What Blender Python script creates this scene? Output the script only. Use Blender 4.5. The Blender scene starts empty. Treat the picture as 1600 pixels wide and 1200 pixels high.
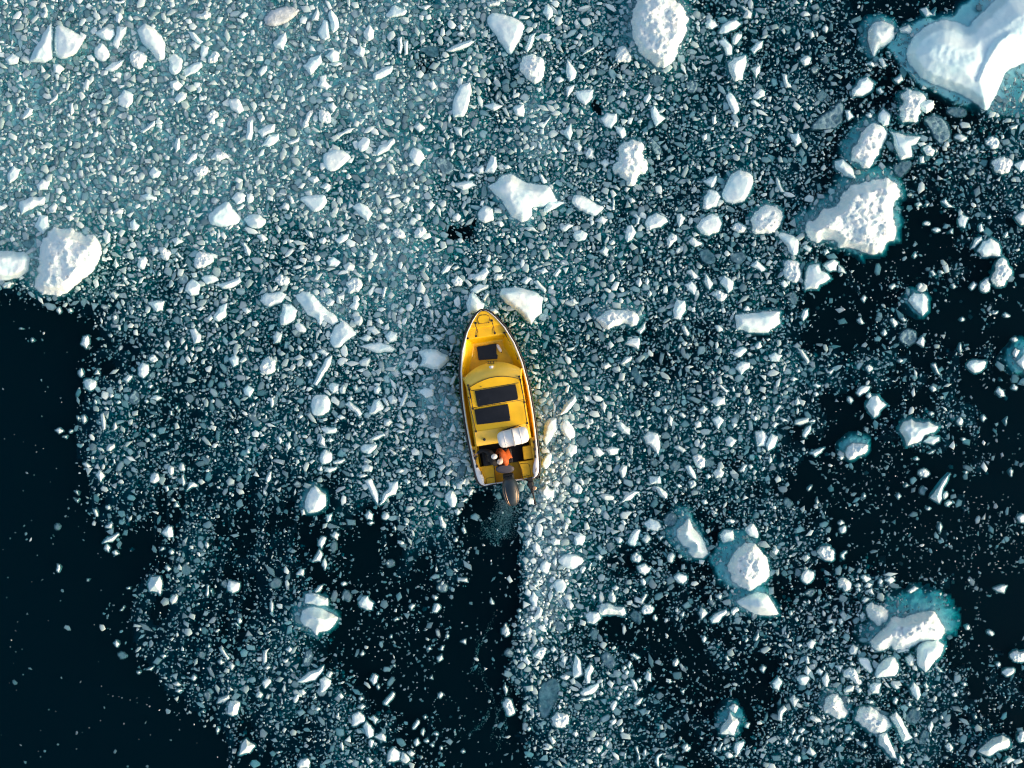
import bpy, bmesh, math, random
import numpy as np
from mathutils import Vector, Matrix

C = bpy.context.scene
COL = C.collection
R = math.radians
random.seed(7)
RNG = np.random.default_rng(11)

# ------------------------------------------------------------------ camera, sky, sun, exposure
S = 42.0            # photograph pixels (1600 wide) per metre at the water
H = 34.0            # drone height
cam = bpy.data.cameras.new('drone_camera')
cam_o = bpy.data.objects.new('drone_camera', cam); COL.objects.link(cam_o)
cam_o.location = (0, 0, H)
cam.sensor_width = 36.0
cam.lens = 36.0 * H / (1600.0 / S)
cam.clip_end = 2000
C.camera = cam_o

SUN_EL, SUN_AZ = R(19), R(108)      # azimuth clockwise from image-up
world = bpy.data.worlds.new('World'); C.world = world; world.use_nodes = True
wn = world.node_tree
bg = wn.nodes['Background']
sky = wn.nodes.new('ShaderNodeTexSky'); sky.sky_type = 'NISHITA'; sky.sun_disc = False
sky.sun_elevation = SUN_EL; sky.sun_rotation = SUN_AZ
sky.air_density = 1.0; sky.dust_density = 4.6; sky.ozone_density = 0.0
wn.links.new(sky.outputs['Color'], bg.inputs['Color'])
bg.inputs['Strength'].default_value = 0.15
sun = bpy.data.lights.new('sun', 'SUN'); sun.energy = 0.5; sun.angle = R(18.0); sun.color = (1.0, 0.66, 0.50)
sun_o = bpy.data.objects.new('sun', sun); COL.objects.link(sun_o)
sd = Vector((math.sin(SUN_AZ) * math.cos(SUN_EL), math.cos(SUN_AZ) * math.cos(SUN_EL), math.sin(SUN_EL)))
sun_o.rotation_euler = sd.to_track_quat('Z', 'Y').to_euler()
C.view_settings.view_transform = 'Standard'; C.view_settings.look = 'None'
C.view_settings.gamma = 1; C.view_settings.use_curve_mapping = False
C.view_settings.exposure = 0.96
C.cycles.max_bounces = 6; C.cycles.transparent_max_bounces = 12; C.cycles.caustics_reflective = False
C.cycles.caustics_refractive = False; C.cycles.filter_width = 1.15

# ------------------------------------------------------------------ helpers
def nt(m):
    m.use_nodes = True
    return m.node_tree, m.node_tree.nodes['Principled BSDF']
def mat(name, col, rough=0.5, metal=0.0, spec=0.5, noise=0.0, nscale=8.0, bump=0.0, bscale=30.0, coat=0.0):
    m = bpy.data.materials.new(name); t, b = nt(m)
    b.inputs['Base Color'].default_value = (*col, 1); b.inputs['Roughness'].default_value = rough
    b.inputs['Metallic'].default_value = metal; b.inputs['Specular IOR Level'].default_value = spec
    b.inputs['Coat Weight'].default_value = coat
    co = t.nodes.new('ShaderNodeTexCoord')
    if noise:
        n = t.nodes.new('ShaderNodeTexNoise'); n.inputs['Scale'].default_value = nscale; n.inputs['Detail'].default_value = 5
        t.links.new(co.outputs['Object'], n.inputs['Vector'])
        r = t.nodes.new('ShaderNodeValToRGB')
        r.color_ramp.elements[0].position = .3; r.color_ramp.elements[1].position = .7
        r.color_ramp.elements[0].color = (*[c * (1 - noise) for c in col], 1)
        r.color_ramp.elements[1].color = (*[min(1, c * (1 + noise * .5)) for c in col], 1)
        t.links.new(n.outputs['Fac'], r.inputs['Fac']); t.links.new(r.outputs['Color'], b.inputs['Base Color'])
    if bump:
        n2 = t.nodes.new('ShaderNodeTexNoise'); n2.inputs['Scale'].default_value = bscale; n2.inputs['Detail'].default_value = 4
        t.links.new(co.outputs['Object'], n2.inputs['Vector'])
        bp = t.nodes.new('ShaderNodeBump'); bp.inputs['Strength'].default_value = bump; bp.inputs['Distance'].default_value = .02
        t.links.new(n2.outputs['Fac'], bp.inputs['Height']); t.links.new(bp.outputs['Normal'], b.inputs['Normal'])
    return m

def tag(o, label=None, cat=None, group=None, kind=None):
    if label: o['label'] = label
    if cat: o['category'] = cat
    if group: o['group'] = group
    if kind: o['kind'] = kind
    return o
def link(name, me, parent=None, m=None):
    o = bpy.data.objects.new(name, me); COL.objects.link(o)
    if parent: o.parent = parent
    if m is not None and me is not None: me.materials.append(m)
    return o
def mesh_np(name, v, f):
    """v (n,3), f (m,3) or (m,4) arrays"""
    me = bpy.data.meshes.new(name)
    v = np.asarray(v, np.float32); f = np.asarray(f, np.int32); k = f.shape[1]
    me.vertices.add(len(v)); me.vertices.foreach_set('co', v.ravel())
    me.loops.add(f.size); me.loops.foreach_set('vertex_index', f.ravel())
    me.polygons.add(len(f))
    me.polygons.foreach_set('loop_start', np.arange(0, f.size, k, dtype=np.int32))
    me.update(calc_edges=True); me.validate()
    return me
def empty(name, loc, rz=0, parent=None):
    o = bpy.data.objects.new(name, None); COL.objects.link(o); o.location = loc; o.rotation_euler = (0, 0, rz)
    o.empty_display_size = .2
    if parent: o.parent = parent
    return o
def bev(o, w=.01, seg=2):
    m = o.modifiers.new('edge', 'BEVEL'); m.width = w; m.segments = seg; m.limit_method = 'ANGLE'; m.angle_limit = R(35)
    return o
def smooth(o):
    for p in o.data.polygons: p.use_smooth = True
    return o

# value noise on numpy arrays
_P = np.random.default_rng(3).random((512, 512)).astype(np.float64)
def vnoise(x, y):
    xi = np.floor(x).astype(int); yi = np.floor(y).astype(int)
    fx = x - xi; fy = y - yi
    fx = fx * fx * (3 - 2 * fx); fy = fy * fy * (3 - 2 * fy)
    g = lambda a, b: _P[a % 512, b % 512]
    return (g(xi, yi) * (1 - fx) + g(xi + 1, yi) * fx) * (1 - fy) + (g(xi, yi + 1) * (1 - fx) + g(xi + 1, yi + 1) * fx) * fy
def fbm(x, y, o=4):
    r = 0; a = .5; s = 0
    for i in range(o):
        t = .6 + 1.1 * i; c, q = math.cos(t) * 2 ** i, math.sin(t) * 2 ** i
        r = r + a * vnoise(x * c - y * q + 17.3 * i + 50, x * q + y * c + 9.1 * i + 50); s += a; a *= .5
    return r / s

_J = np.random.default_rng(8).random((256, 256, 2))
def lumps(x, y):
    """packed rounded lumps, 0..1, one per unit cell"""
    xi = np.floor(x).astype(int); yi = np.floor(y).astype(int); best = np.full(x.shape, 9.0)
    for a in (-1, 0, 1):
        for b in (-1, 0, 1):
            j = _J[(xi + a) % 256, (yi + b) % 256]
            best = np.minimum(best, (xi + a + j[..., 0] - x) ** 2 + (yi + b + j[..., 1] - y) ** 2)
    return np.sqrt(np.clip(1 - best / 1.0, 0, 1))
# ------------------------------------------------------------------ materials of the place
def water_material():
    m = bpy.data.materials.new('sea_water'); m.use_nodes = True; t = m.node_tree; t.nodes.clear()
    out = t.nodes.new('ShaderNodeOutputMaterial')
    tr = t.nodes.new('ShaderNodeBsdfTransparent'); gl = t.nodes.new('ShaderNodeBsdfGlossy'); gl.inputs['Roughness'].default_value = .06
    fr = t.nodes.new('ShaderNodeFresnel'); fr.inputs['IOR'].default_value = 1.11
    mx = t.nodes.new('ShaderNodeMixShader')
    co = t.nodes.new('ShaderNodeTexCoord')
    n = t.nodes.new('ShaderNodeTexNoise'); n.inputs['Scale'].default_value = 1.6; n.inputs['Detail'].default_value = 4
    bp = t.nodes.new('ShaderNodeBump'); bp.inputs['Strength'].default_value = .10; bp.inputs['Distance'].default_value = .05
    t.links.new(co.outputs['Object'], n.inputs['Vector']); t.links.new(n.outputs['Fac'], bp.inputs['Height'])
    t.links.new(bp.outputs['Normal'], gl.inputs['Normal']); t.links.new(bp.outputs['Normal'], fr.inputs['Normal'])
    t.links.new(fr.outputs['Fac'], mx.inputs[0]); t.links.new(tr.outputs[0], mx.inputs[1]); t.links.new(gl.outputs[0], mx.inputs[2])
    t.links.new(mx.outputs[0], out.inputs['Surface'])
    va = t.nodes.new('ShaderNodeVolumeAbsorption'); va.inputs['Color'].default_value = (.0, .84, .866, 1); va.inputs['Density'].default_value = 2.3
    vs = t.nodes.new('ShaderNodeVolumeScatter'); vs.inputs['Color'].default_value = (.08, .55, .80, 1); vs.inputs['Density'].default_value = .055
    ad = t.nodes.new('ShaderNodeAddShader'); t.links.new(va.outputs[0], ad.inputs[0]); t.links.new(vs.outputs[0], ad.inputs[1])
    t.links.new(ad.outputs[0], out.inputs['Volume'])
    return m

def ice_material(name, c1, c2, scale, rough, bump, bscale, tone=False, clear=None):
    m = bpy.data.materials.new(name); t, b = nt(m)
    co = t.nodes.new('ShaderNodeNewGeometry')
    n = t.nodes.new('ShaderNodeTexNoise'); n.inputs['Scale'].default_value = scale; n.inputs['Detail'].default_value = 6; n.inputs['Roughness'].default_value = .65
    t.links.new(co.outputs['Position'], n.inputs['Vector'])
    r = t.nodes.new('ShaderNodeValToRGB'); r.color_ramp.elements[0].position = .33; r.color_ramp.elements[1].position = .62
    r.color_ramp.elements[0].color = (*c1, 1); r.color_ramp.elements[1].color = (*c2, 1)
    t.links.new(n.outputs['Fac'], r.inputs['Fac'])
    last = r.outputs['Color']
    if tone:
        at = t.nodes.new('ShaderNodeAttribute'); at.attribute_name = 'tone'
        mx = t.nodes.new('ShaderNodeMix'); mx.data_type = 'RGBA'
        mx.inputs['A'].default_value = (*clear, 1)
        t.links.new(at.outputs['Fac'], mx.inputs['Factor']); t.links.new(last, mx.inputs['B']); last = mx.outputs['Result']
    t.links.new(last, b.inputs['Base Color'])
    b.inputs['Roughness'].default_value = rough; b.inputs['Specular IOR Level'].default_value = .35; b.inputs['IOR'].default_value = 1.31
    if bump:
        n2 = t.nodes.new('ShaderNodeTexNoise'); n2.inputs['Scale'].default_value = bscale; n2.inputs['Detail'].default_value = 5
        t.links.new(co.outputs['Position'], n2.inputs['Vector'])
        bp = t.nodes.new('ShaderNodeBump'); bp.inputs['Strength'].default_value = bump; bp.inputs['Distance'].default_value = .06
        t.links.new(n2.outputs['Fac'], bp.inputs['Height']); t.links.new(bp.outputs['Normal'], b.inputs['Normal'])
    return m
M_WATER = water_material()
M_SLAB = ice_material('blue_white_ice', (.52, .76, .82), (.74, .86, .88), 1.6, .45, .25, 5.0)
M_SNOW = ice_material('crusty_snow_ice', (.58, .78, .82), (.79, .87, .88), 3.0, .75, .7, 9.0)
M_BERG = ice_material('cyan_glacier_ice', (.50, .77, .85), (.68, .86, .90), 1.0, .4, .25, 4.0)
M_CLEAR = ice_material('clear_grey_ice', (.06, .16, .20), (.23, .38, .44), 4.0, .35, .4, 8.0)
M_TAN = ice_material('silty_ice', (.36, .42, .44), (.62, .70, .74), 3.0, .6, .5, 8.0)
M_BRASH = ice_material('brash_ice', (.56, .77, .82), (.75, .86, .88), 5.0, .5, .0, 10.0, tone=True, clear=(.15, .27, .305))

# ------------------------------------------------------------------ sea
def px2w(px, py, z=0.0):
    k = (1 - z / H) / S
    return ((px - 800.0) * k, (600.0 - py) * k)
bm = bmesh.new(); bmesh.ops.create_cube(bm, size=1)
for v in bm.verts: v.co = Vector((v.co.x * 1600, v.co.y * 1600, -14 if v.co.z < 0 else 0))
me = bpy.data.meshes.new('sea_water'); bm.to_mesh(me); bm.free()
o = link('water', me, None, M_WATER); tag(o, kind='structure')
bm = bmesh.new(); bmesh.ops.create_grid(bm, x_segments=40, y_segments=40, size=790)
for v in bm.verts: v.co.z = -12.5 + 1.0 * math.sin(v.co.x * .05) * math.cos(v.co.y * .04)
me = bpy.data.meshes.new('seabed'); bm.to_mesh(me); bm.free()
o = link('seabed', me, None, mat('dark_silt', (.05, .06, .06), .9, noise=.3, nscale=.3)); tag(o, kind='structure')

# ------------------------------------------------------------------ traced floes
DATA = """
@A0
s#splitA 320,140 335,240 330,370 280,395 175,385 215,300 275,200
s#splitB 345,150 440,180 490,215 535,240 500,300 470,345 390,375 350,350 338,260
s 590,205 650,170 710,180 720,215 690,255 630,240
s 730,165 800,165 790,210 750,260 735,310 705,275 725,215
s 585,310 630,260 670,300 690,350 655,390 600,370
w#leaf 855,190 905,145 960,175 1010,220 1035,290 1030,370 990,385 935,310 880,260
r 805,350 850,310 910,330 920,380 890,430 830,420
s 650,430 700,390 780,370 760,410 700,450
s 1050,360 1090,330 1145,370 1140,430 1095,475 1055,450
s 1140,440 1200,400 1260,385 1265,420 1220,460 1155,485
s 1170,190 1210,200 1270,260 1250,280 1195,240
s 1180,280 1220,260 1255,285 1220,320
s 1260,280 1310,290 1300,340 1260,380 1250,330
r 1315,340 1350,315 1375,345 1350,395 1300,400
s 735,610 775,560 835,590 830,640 790,680 740,655
s 330,400 370,400 405,430 370,470 335,450
s 30,370 80,330 125,360 110,400 50,405
w 300,640 365,580 360,620 310,660
s 515,560 540,490 560,500 550,570
s 870,820 920,790 970,750 965,790 900,835
s 135,740 180,670 210,680 205,715 150,745
s 1060,510 1110,500 1145,535 1105,570 1065,550
s 1085,620 1140,570 1170,580 1160,620 1110,650
s 1425,620 1490,610 1510,650 1530,690 1495,715 1440,680
r 1290,720 1335,680 1375,715 1340,785 1300,770
s 1545,760 1580,740 1585,830 1570,880 1535,870
s 1100,870 1130,850 1125,930 1095,960
s 1150,1020 1200,960 1240,950 1230,990 1180,1030
r 1310,990 1350,945 1420,960 1440,990 1360,1015
r 1200,1060 1260,1035 1305,1045 1290,1095 1230,1105
s 930,1080 960,1040 1010,1070 990,1110 950,1115
s 45,1090 85,1035 130,1060 110,1110 60,1150
s 225,1155 260,1120 315,1130 300,1185 240,1190
s 585,740 620,725 635,770 600,795
r 245,95 290,65 300,100 275,120
s 690,0 790,0 770,20 720,25
r 1220,95 1290,60 1325,90 1290,125 1240,120
s 720,90 750,75 770,110 745,150 720,130
s 430,650 460,640 465,700 445,730
c 560,600 620,560 665,570 640,625
s 625,0 665,0 660,15 635,20
s 1190,640 1225,590 1230,610 1205,625
@B0
d#tan 45,110 100,60 210,35 280,60 250,100 170,160 60,160
w 105,265 145,225 185,200 195,250 175,315 115,295
w 345,130 385,45 400,80 390,130
s 450,90 470,60 510,110 520,170 480,210 465,160
s 385,200 420,120 450,130 455,190 460,240 430,255 395,225
s 800,105 860,25 900,50 950,65 930,95 870,110
w 965,10 1030,40 1080,30 1110,25 1060,65 1020,50
r 1435,10 1520,0 1525,40 1450,45
s#topslab 1440,110 1480,75 1580,95 1655,130 1680,165 1660,235 1620,300 1590,350 1540,290 1500,220 1455,170
s 670,200 710,150 740,190 735,240 700,260 675,230
s 880,240 915,230 905,340 885,330
s 920,260 950,250 950,340 925,350
w 1185,320 1250,280 1340,250 1370,260 1320,295 1230,325
w 290,410 340,360 410,330 415,390 370,440 340,475
s 430,350 480,305 525,330 520,380 475,395
s 440,400 500,385 545,395 500,420
s 730,460 800,420 860,405 850,455 790,490 735,505
s#upright 1270,540 1340,515 1350,570 1330,650 1300,730 1235,735 1225,690 1240,610
c 1010,310 1060,290 1140,280 1140,360 1080,350
s 1420,660 1490,640 1545,660 1490,695
s 380,540 400,480 440,465 440,510 475,540 440,565
s 610,330 650,280 680,300 675,370
r 285,790 325,690 365,690 330,760 305,805
r 385,690 440,685 470,720 455,780 400,770
s 445,660 485,635 510,670 480,705
s 5,820 60,785 120,775 115,825 40,865
s 30,910 80,840 145,830 140,880 80,920
s 190,890 270,850 270,880 220,905
s#blockB 420,960 490,930 550,940 600,985 560,1020 500,1070 450,1070 420,1020
s 630,900 670,850 715,870 705,930 650,955
w 745,960 770,910 860,865 870,890 830,940 760,975
s 955,970 985,920 1030,940 1060,990 1020,1040 975,1020
s 1375,1060 1410,1030 1430,1050 1420,1085 1390,1090
w 1425,1080 1470,970 1500,980 1510,1040 1485,1085
s 1290,1100 1340,1080 1370,1095 1330,1120
s 1225,1150 1350,1130 1380,1160 1290,1190
c 1110,1000 1170,980 1250,1040 1220,1100 1160,1080
s 320,1110 380,1100 400,1130 360,1150
s 500,840 570,805 620,800 590,830 520,860
s 10,455 40,415 70,405 70,440 30,480
r 5,730 40,710 60,740 30,775
s 980,790 1020,765 1060,800 1020,830
s 1230,790 1290,800 1290,860 1250,840
s 1070,520 1110,505 1135,545 1100,565
s 1200,950 1230,925 1250,940 1220,985
s 1600,1050 1560,1060 1545,1040 1580,1030
s 1255,165 1280,145 1305,170 1280,195
s 605,180 625,155 645,180 625,200
s 270,280 290,255 305,285 285,305
s 395,1170 440,1140 470,1160 430,1185
@C0
r#domeberg:h0.9;k-4/-2/16 750,190 752,100 775,20 800,-60 970,-60 1020,10 1075,50 1105,115 1090,200 1040,290 1030,350 960,430 900,420 840,360 790,330 760,260
r 645,340 685,285 725,310 750,370 720,395 645,390
r#fistblock 40,410 70,350 130,335 190,360 205,420 190,500 140,530 90,490
w 80,300 110,220 150,205 140,250 95,330
s 190,80 210,30 250,50 255,100 225,130
s 435,350 460,310 515,290 510,310 460,335
s 335,450 345,370 370,400 405,450 395,490 360,510
s 395,570 510,560 505,610 460,660 420,630
s 340,545 390,530 380,570 345,610
s 555,745 590,705 655,710 655,760 620,805 580,790
s 645,790 700,795 715,840 690,870 655,830
s 820,610 855,580 875,600 850,645 825,640
s 865,680 890,660 920,710 960,740 900,790 870,730
r#crumble 660,920 720,880 810,880 825,920 810,960 845,1000 850,1060 830,1090 780,1100 770,1160 720,1165 690,1110 640,1090 625,1040 670,1000
s 550,1020 580,990 615,1020 580,1055
r 455,970 480,920 510,940 510,990 480,990
s 385,900 415,885 440,920 420,955
c 860,870 880,865 930,920 930,970 890,960
s 1205,140 1240,115 1290,160 1250,185 1210,175
s 1290,210 1320,155 1400,125 1430,150 1400,180 1330,210
s 1375,240 1400,205 1445,215 1400,280 1380,280
s 1290,260 1330,240 1375,290 1375,340 1340,350
w#jag 1350,400 1390,360 1460,345 1465,400 1445,460 1440,500 1390,510 1360,460
w 1490,430 1555,400 1550,450 1525,495
s 1490,310 1530,265 1570,255 1560,300 1510,340
s 1330,600 1360,575 1390,600 1425,690 1390,720 1365,680
s 1500,610 1550,555 1580,570 1580,600 1530,620
s 1485,640 1510,620 1560,660 1530,670
s 1190,1130 1280,1095 1275,1140 1245,1175
s#egg 1325,1170 1370,1085 1420,1060 1480,1075 1510,1110 1500,1170 1480,1220 1440,1265 1340,1270 1310,1230
c 1085,530 1120,500 1165,520 1150,575 1100,580
c 850,510 880,465 930,470 945,520 910,550
s 320,820 370,765 380,830 360,880 330,850
r 1245,740 1275,710 1280,770 1255,780
s 1180,850 1220,830 1220,870 1195,880
s 1390,750 1415,760 1410,800 1370,790
s 265,490 300,475 330,500 290,525
s 5,670 75,650 75,730 20,720
w 190,770 245,710 240,740 205,790
s 165,1090 185,1085 225,1140 190,1150
s 1410,30 1450,40 1500,80 1490,115 1440,110 1460,70
r 185,235 220,210 250,230 235,260 195,260
s 665,590 690,560 715,580 700,610
s 115,90 130,65 145,95 130,120
@D0
s#whiteblock:h0.7;k-8/-2/10 625,190 660,140 720,130 790,160 790,235 740,280 690,300 665,360 640,320 622,250
g#giant:h1.7 860,330 900,235 990,160 1090,122 1190,140 1250,178 1300,110 1400,25 1480,-60 1700,-100 1800,100 1720,330 1600,395 1490,440 1440,560 1400,640 1360,700 1310,655 1230,600 1080,540 960,490 925,450 880,400
s 950,60 990,45 1030,90 1050,50 1040,95 985,105
s 820,180 880,155 900,185 880,215 830,205
s 525,560 570,500 620,480 660,520 650,560 590,600 530,605
r#wetblock 825,590 880,555 920,570 970,580 990,620 960,700 930,770 890,760 835,770 830,680
s:z.3 920,660 960,635 1030,635 1030,670 990,700
c 260,810 340,720 400,690 450,630 470,660 465,760 420,800 340,810
r#warmblock:k-10/-8/10 520,940 570,870 600,810 650,765 720,790 750,830 720,890 690,960 640,1050 590,1050 550,1010 515,1000
w#arrow 760,820 860,850 955,855 920,905 890,910 900,980 830,1000 800,940 785,870
s 690,720 720,680 765,720 755,780 720,790 690,760
s 480,690 510,690 535,730 500,755
s 605,720 640,700 655,730 630,740
s 195,375 240,345 270,360 260,400 225,415
c 325,380 360,345 380,380 360,400
c#darkice 970,750 1030,715 1090,740 1130,800 1140,860 1090,910 1040,860 1010,800
s 1155,860 1200,835 1250,860 1210,890
r 1350,890 1390,850 1440,870 1440,920 1400,935
r 960,930 1000,900 1045,940 1030,980 990,970
s 415,1010 470,995 530,1060 548,1115 480,1100 425,1060
s 135,840 190,830 210,890 170,915
r 1390,1010 1450,985 1520,990 1520,1050 1480,1090 1420,1080
s 1535,1030 1600,1000 1620,1050 1580,1080
s 50,1105 75,1130 105,1200 75,1200
s 85,460 120,470 148,545 110,550
c 780,1040 830,1010 900,1010 880,1060 830,1110 800,1090
s 610,400 650,380 675,420
s 690,370 715,360 745,410 720,425
s 785,500 830,460 845,500 810,525
s 680,560 705,545 725,575 700,590
s 1505,790 1560,780 1555,805 1520,810
s 945,980 975,975 975,1020 950,1020
s 255,205 280,195 290,230 265,245
c 1110,700 1150,670 1230,680 1240,720 1180,735
s 335,185 355,155 380,175 365,210
c 265,430 300,410 315,440 285,465
c 295,600 340,560 370,600 340,640
s 745,345 770,335 765,365
s 735,325 760,318 765,340
@A1
r#wallberg:h1.0;k-2/-14/14 255,310 310,235 400,230 450,220 500,265 570,265 610,290 640,370 620,440 560,520 480,580 420,630 370,655 300,640 235,620 215,560 240,450
s#edgeslab:h.7 0,370 60,370 150,370 190,420 180,490 110,540 60,550 0,555 -120,500 -100,380
s 215,220 250,140 300,150 310,220 270,265
s 120,60 200,25 280,30 280,80 200,110 130,145
s 400,150 440,140 470,170 430,185
s 700,120 740,100 775,110 770,140 720,140
s 810,190 840,165 875,210 850,245 815,235
s 870,20 930,5 980,30 980,55 910,50
s#softcone:k-4/-6/14 1310,200 1300,140 1350,100 1420,50 1460,110 1510,160 1490,200 1400,225
s 1445,40 1480,0 1540,20 1530,60 1480,80
s 1520,170 1560,140 1620,140 1670,180 1630,230 1560,225
s 640,270 660,235 690,260 690,310 660,330
s 940,350 980,340 1000,370 960,400
r 990,345 1030,345 1075,380 1050,430 1010,420 1000,380
s 855,470 870,410 910,400 925,430 900,490
c 930,410 955,430 950,480 930,450
r 1215,430 1235,370 1320,385 1340,430 1300,460 1220,485
s 1250,530 1330,515 1375,550 1330,570 1290,580
w 1340,580 1420,560 1500,530 1510,560 1450,600 1390,605
s 1155,620 1170,570 1200,545 1255,580 1245,640 1190,650
s 705,575 780,575 785,590 710,590
s 685,640 710,620 745,640 725,670
s 920,690 970,680 1030,680 1020,740 980,750
s 1335,770 1370,715 1420,695 1415,780 1370,810 1335,800
s 1185,860 1220,850 1260,900 1250,940 1215,950
w#lonely 505,950 520,905 550,895 560,950 540,980
s 350,740 370,715 385,745 370,765
s 865,1100 890,1065 930,1080 930,1130 895,1165 870,1150
r 925,1040 960,1010 990,1050 960,1070
s 1430,1040 1470,1015 1495,1035 1490,1080 1460,1095
s 525,1180 560,1165 605,1180 600,1220 565,1245 530,1220
s 485,1130 510,1095 525,1140 505,1160
s 590,1140 610,1105 625,1140
s 770,1170 800,1140 830,1150 800,1190
s 1500,310 1530,315 1570,370 1560,400 1530,380
s 710,450 725,400 745,460 725,480
c 1110,510 1150,500 1180,540 1160,580 1110,570
s 1070,295 1110,280 1150,310 1100,335
r 700,780 720,765 735,790 710,805
s 1290,790 1320,760 1335,790 1310,810
s 1510,730 1545,720 1570,745 1540,765
c 130,310 200,270 215,320 180,355
s 300,100 340,65 360,80 350,130 310,130
r 15,580 50,560 95,570 60,600 20,600
s 670,715 680,698 692,715
s 420,735 440,725 455,745 435,752
s 115,857 130,848 145,857
s 190,930 200,908 215,925 203,938
s 1490,1060 1530,1025 1550,1045 1515,1070
s 760,540 780,525 800,545 775,555
s 1080,420 1100,408 1118,425 1100,438
s 1095,385 1110,375 1150,415 1135,425
@B1
s#warmwedge 265,40 340,20 430,15 448,60 420,105 370,130 330,100
s 600,90 650,65 700,90 730,130 700,185 650,150
s 770,110 820,90 855,115 830,140 790,135
s 195,20 225,25 245,70 220,75
s 150,100 180,60 210,80 205,120
r 845,250 890,220 940,265 920,295 870,285
r 990,250 1010,220 1050,215 1070,250 1030,290 985,285
s 1220,160 1260,125 1285,155 1260,190
s 1385,140 1430,85 1480,105 1485,180 1430,195 1390,175
s 795,305 820,280 845,305 825,330
w 295,220 350,250 360,290 330,280
s 490,300 540,265 585,260 570,300 520,325
r 390,300 430,280 445,305 420,330
s 440,430 480,405 530,440 500,470 455,465
s 540,460 580,435 620,460 610,490 560,495
r 110,550 150,510 205,530 215,570 150,590
r#squareblock 560,570 600,535 650,540 670,580 640,625 580,640
s 25,680 60,630 150,620 190,640 160,690 80,720
s 150,770 170,700 220,700 260,740 240,800 190,830 155,830
s#longslab 245,650 290,620 360,640 400,690 450,740 500,770 520,810 480,835 420,800 400,840 370,790 320,770 290,720
s#kite 455,925 490,840 545,795 590,840 635,885 570,930 500,985
w#spindle 645,965 700,950 780,940 870,980 850,1000 750,1005
s 805,900 840,865 885,880 880,930 830,940
s 610,780 660,770 670,810 650,840 615,825
s 580,720 620,670 650,700 630,740
s 740,800 770,785 800,820 780,830
s 690,850 740,835 780,880 740,895
s 1040,690 1080,680 1095,710 1060,730
w 1075,730 1110,740 1105,795 1085,780
s 1130,860 1170,845 1195,865 1150,880
s 1005,600 1030,555 1060,600 1050,640 1010,630
w 785,650 800,590 820,595 800,665
s 1155,500 1190,455 1225,460 1200,500 1165,515
s 1220,475 1260,455 1275,475 1240,490
s 1430,430 1450,385 1470,405 1460,435
w 1350,540 1400,500 1440,470 1460,500 1430,550 1380,560
r 1480,540 1500,510 1545,510 1550,540 1500,560
r 1215,550 1260,520 1295,550 1285,590 1240,590
s 1340,610 1390,575 1455,580 1450,600 1380,635
w 1415,670 1445,620 1460,640 1430,690
s#bowblock 1315,690 1345,630 1395,670 1430,700 1390,755 1330,765
s#portfloe 1015,1000 1060,980 1130,985 1200,1020 1210,1050 1140,1110 1080,1100 1020,1090 1040,1040
r 1045,895 1080,890 1110,925 1050,940
s 1120,910 1150,900 1180,910 1140,935
s 950,1070 990,1045 1020,1080 990,1115
w#stick 355,1200 390,1120 430,1050 475,1020 470,1070 420,1150 380,1210
r#hooknob 20,1090 55,1040 90,1025 130,1065 120,1120 85,1140 35,1130
s 375,995 410,980 460,1005 440,1030
s 345,1015 375,1005 390,1035 360,1055
s 300,1070 340,1045 360,1085 320,1095
s 240,830 265,810 315,850 310,880 260,875
s 105,900 130,870 165,890 150,940 115,945
s 640,1060 690,1035 720,1040 700,1095 650,1085
s 900,1125 950,1110 990,1135 960,1150
s 845,1100 880,1080 870,1125
s 640,910 690,890 730,910 700,935
s 420,600 460,600 490,630 440,645
s 0,270 40,260 80,295 40,315
s 1500,190 1530,175 1555,205 1530,225
s 1060,80 1090,50 1120,80 1090,115
s 540,700 520,650 505,640 500,690 520,700
s 435,700 460,660 495,680 480,710 450,715
s 745,210 790,185 825,220 790,240
s 810,20 900,12 905,30 815,40
s 910,60 940,20 970,40 950,70
s 175,300 200,290 240,305 210,320
s 1450,740 1490,725 1520,750 1490,765
@C1
s#bowslab:h.4 -80,640 -70,605 0,597 80,605 150,625 198,665 188,755 122,830 50,760 -40,695
s#wideslab:h.6;k5/8/13 -155,-35 -60,-105 0,-112 60,-70 110,-55 240,-35 290,60 200,95 130,95 125,150 60,190 0,160 -60,55
s#spearhead 370,70 385,15 450,25 510,65 580,95 550,125 520,155 450,130
s 525,180 560,150 600,170 575,205
s 830,200 850,155 900,130 950,150 975,185 930,220 860,240
s 1030,190 1030,140 1060,135 1085,165 1045,225
s 1190,100 1200,30 1230,-15 1280,-5 1305,30 1280,90 1220,110
s#split2 1150,220 1180,170 1240,140 1290,150 1310,200 1290,250 1230,275 1180,260
r 1370,230 1400,190 1440,200 1470,230 1420,260
r#foamround 1500,230 1510,130 1560,90 1620,80 1690,120 1685,190 1640,250 1560,265 1500,255
s 705,290 720,210 750,205 775,250 750,300 720,315
r 965,320 985,260 1030,270 1030,300 975,355
s 1100,310 1130,280 1195,325 1140,345
s 375,265 430,235 475,260 460,300 400,310
s 540,370 580,335 605,360 580,400
c 610,420 625,375 640,430 620,450
s 70,225 130,215 180,255 100,245
s 295,225 350,195 385,210 330,250
s 155,490 200,470 230,500 190,515
s 250,520 290,470 310,490 280,535
w 130,560 160,550 215,610 210,640
s 50,560 90,525 130,545 90,580
r#arc:k0/-12/12 525,795 600,730 680,735 770,750 800,790 780,840 700,820 640,840 590,865 545,820
s 780,870 830,815 835,850 800,890
w 705,950 750,915 795,910 790,985
s 670,1080 710,1030 755,1025 740,1060
c 740,1130 765,1090 800,1140 810,1200 780,1200
s 1005,740 1030,670 1080,680 1085,740 1050,800 1010,790
s 1090,500 1120,485 1170,530 1140,545
s 1075,580 1120,555 1155,600 1140,645 1095,610
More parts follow.
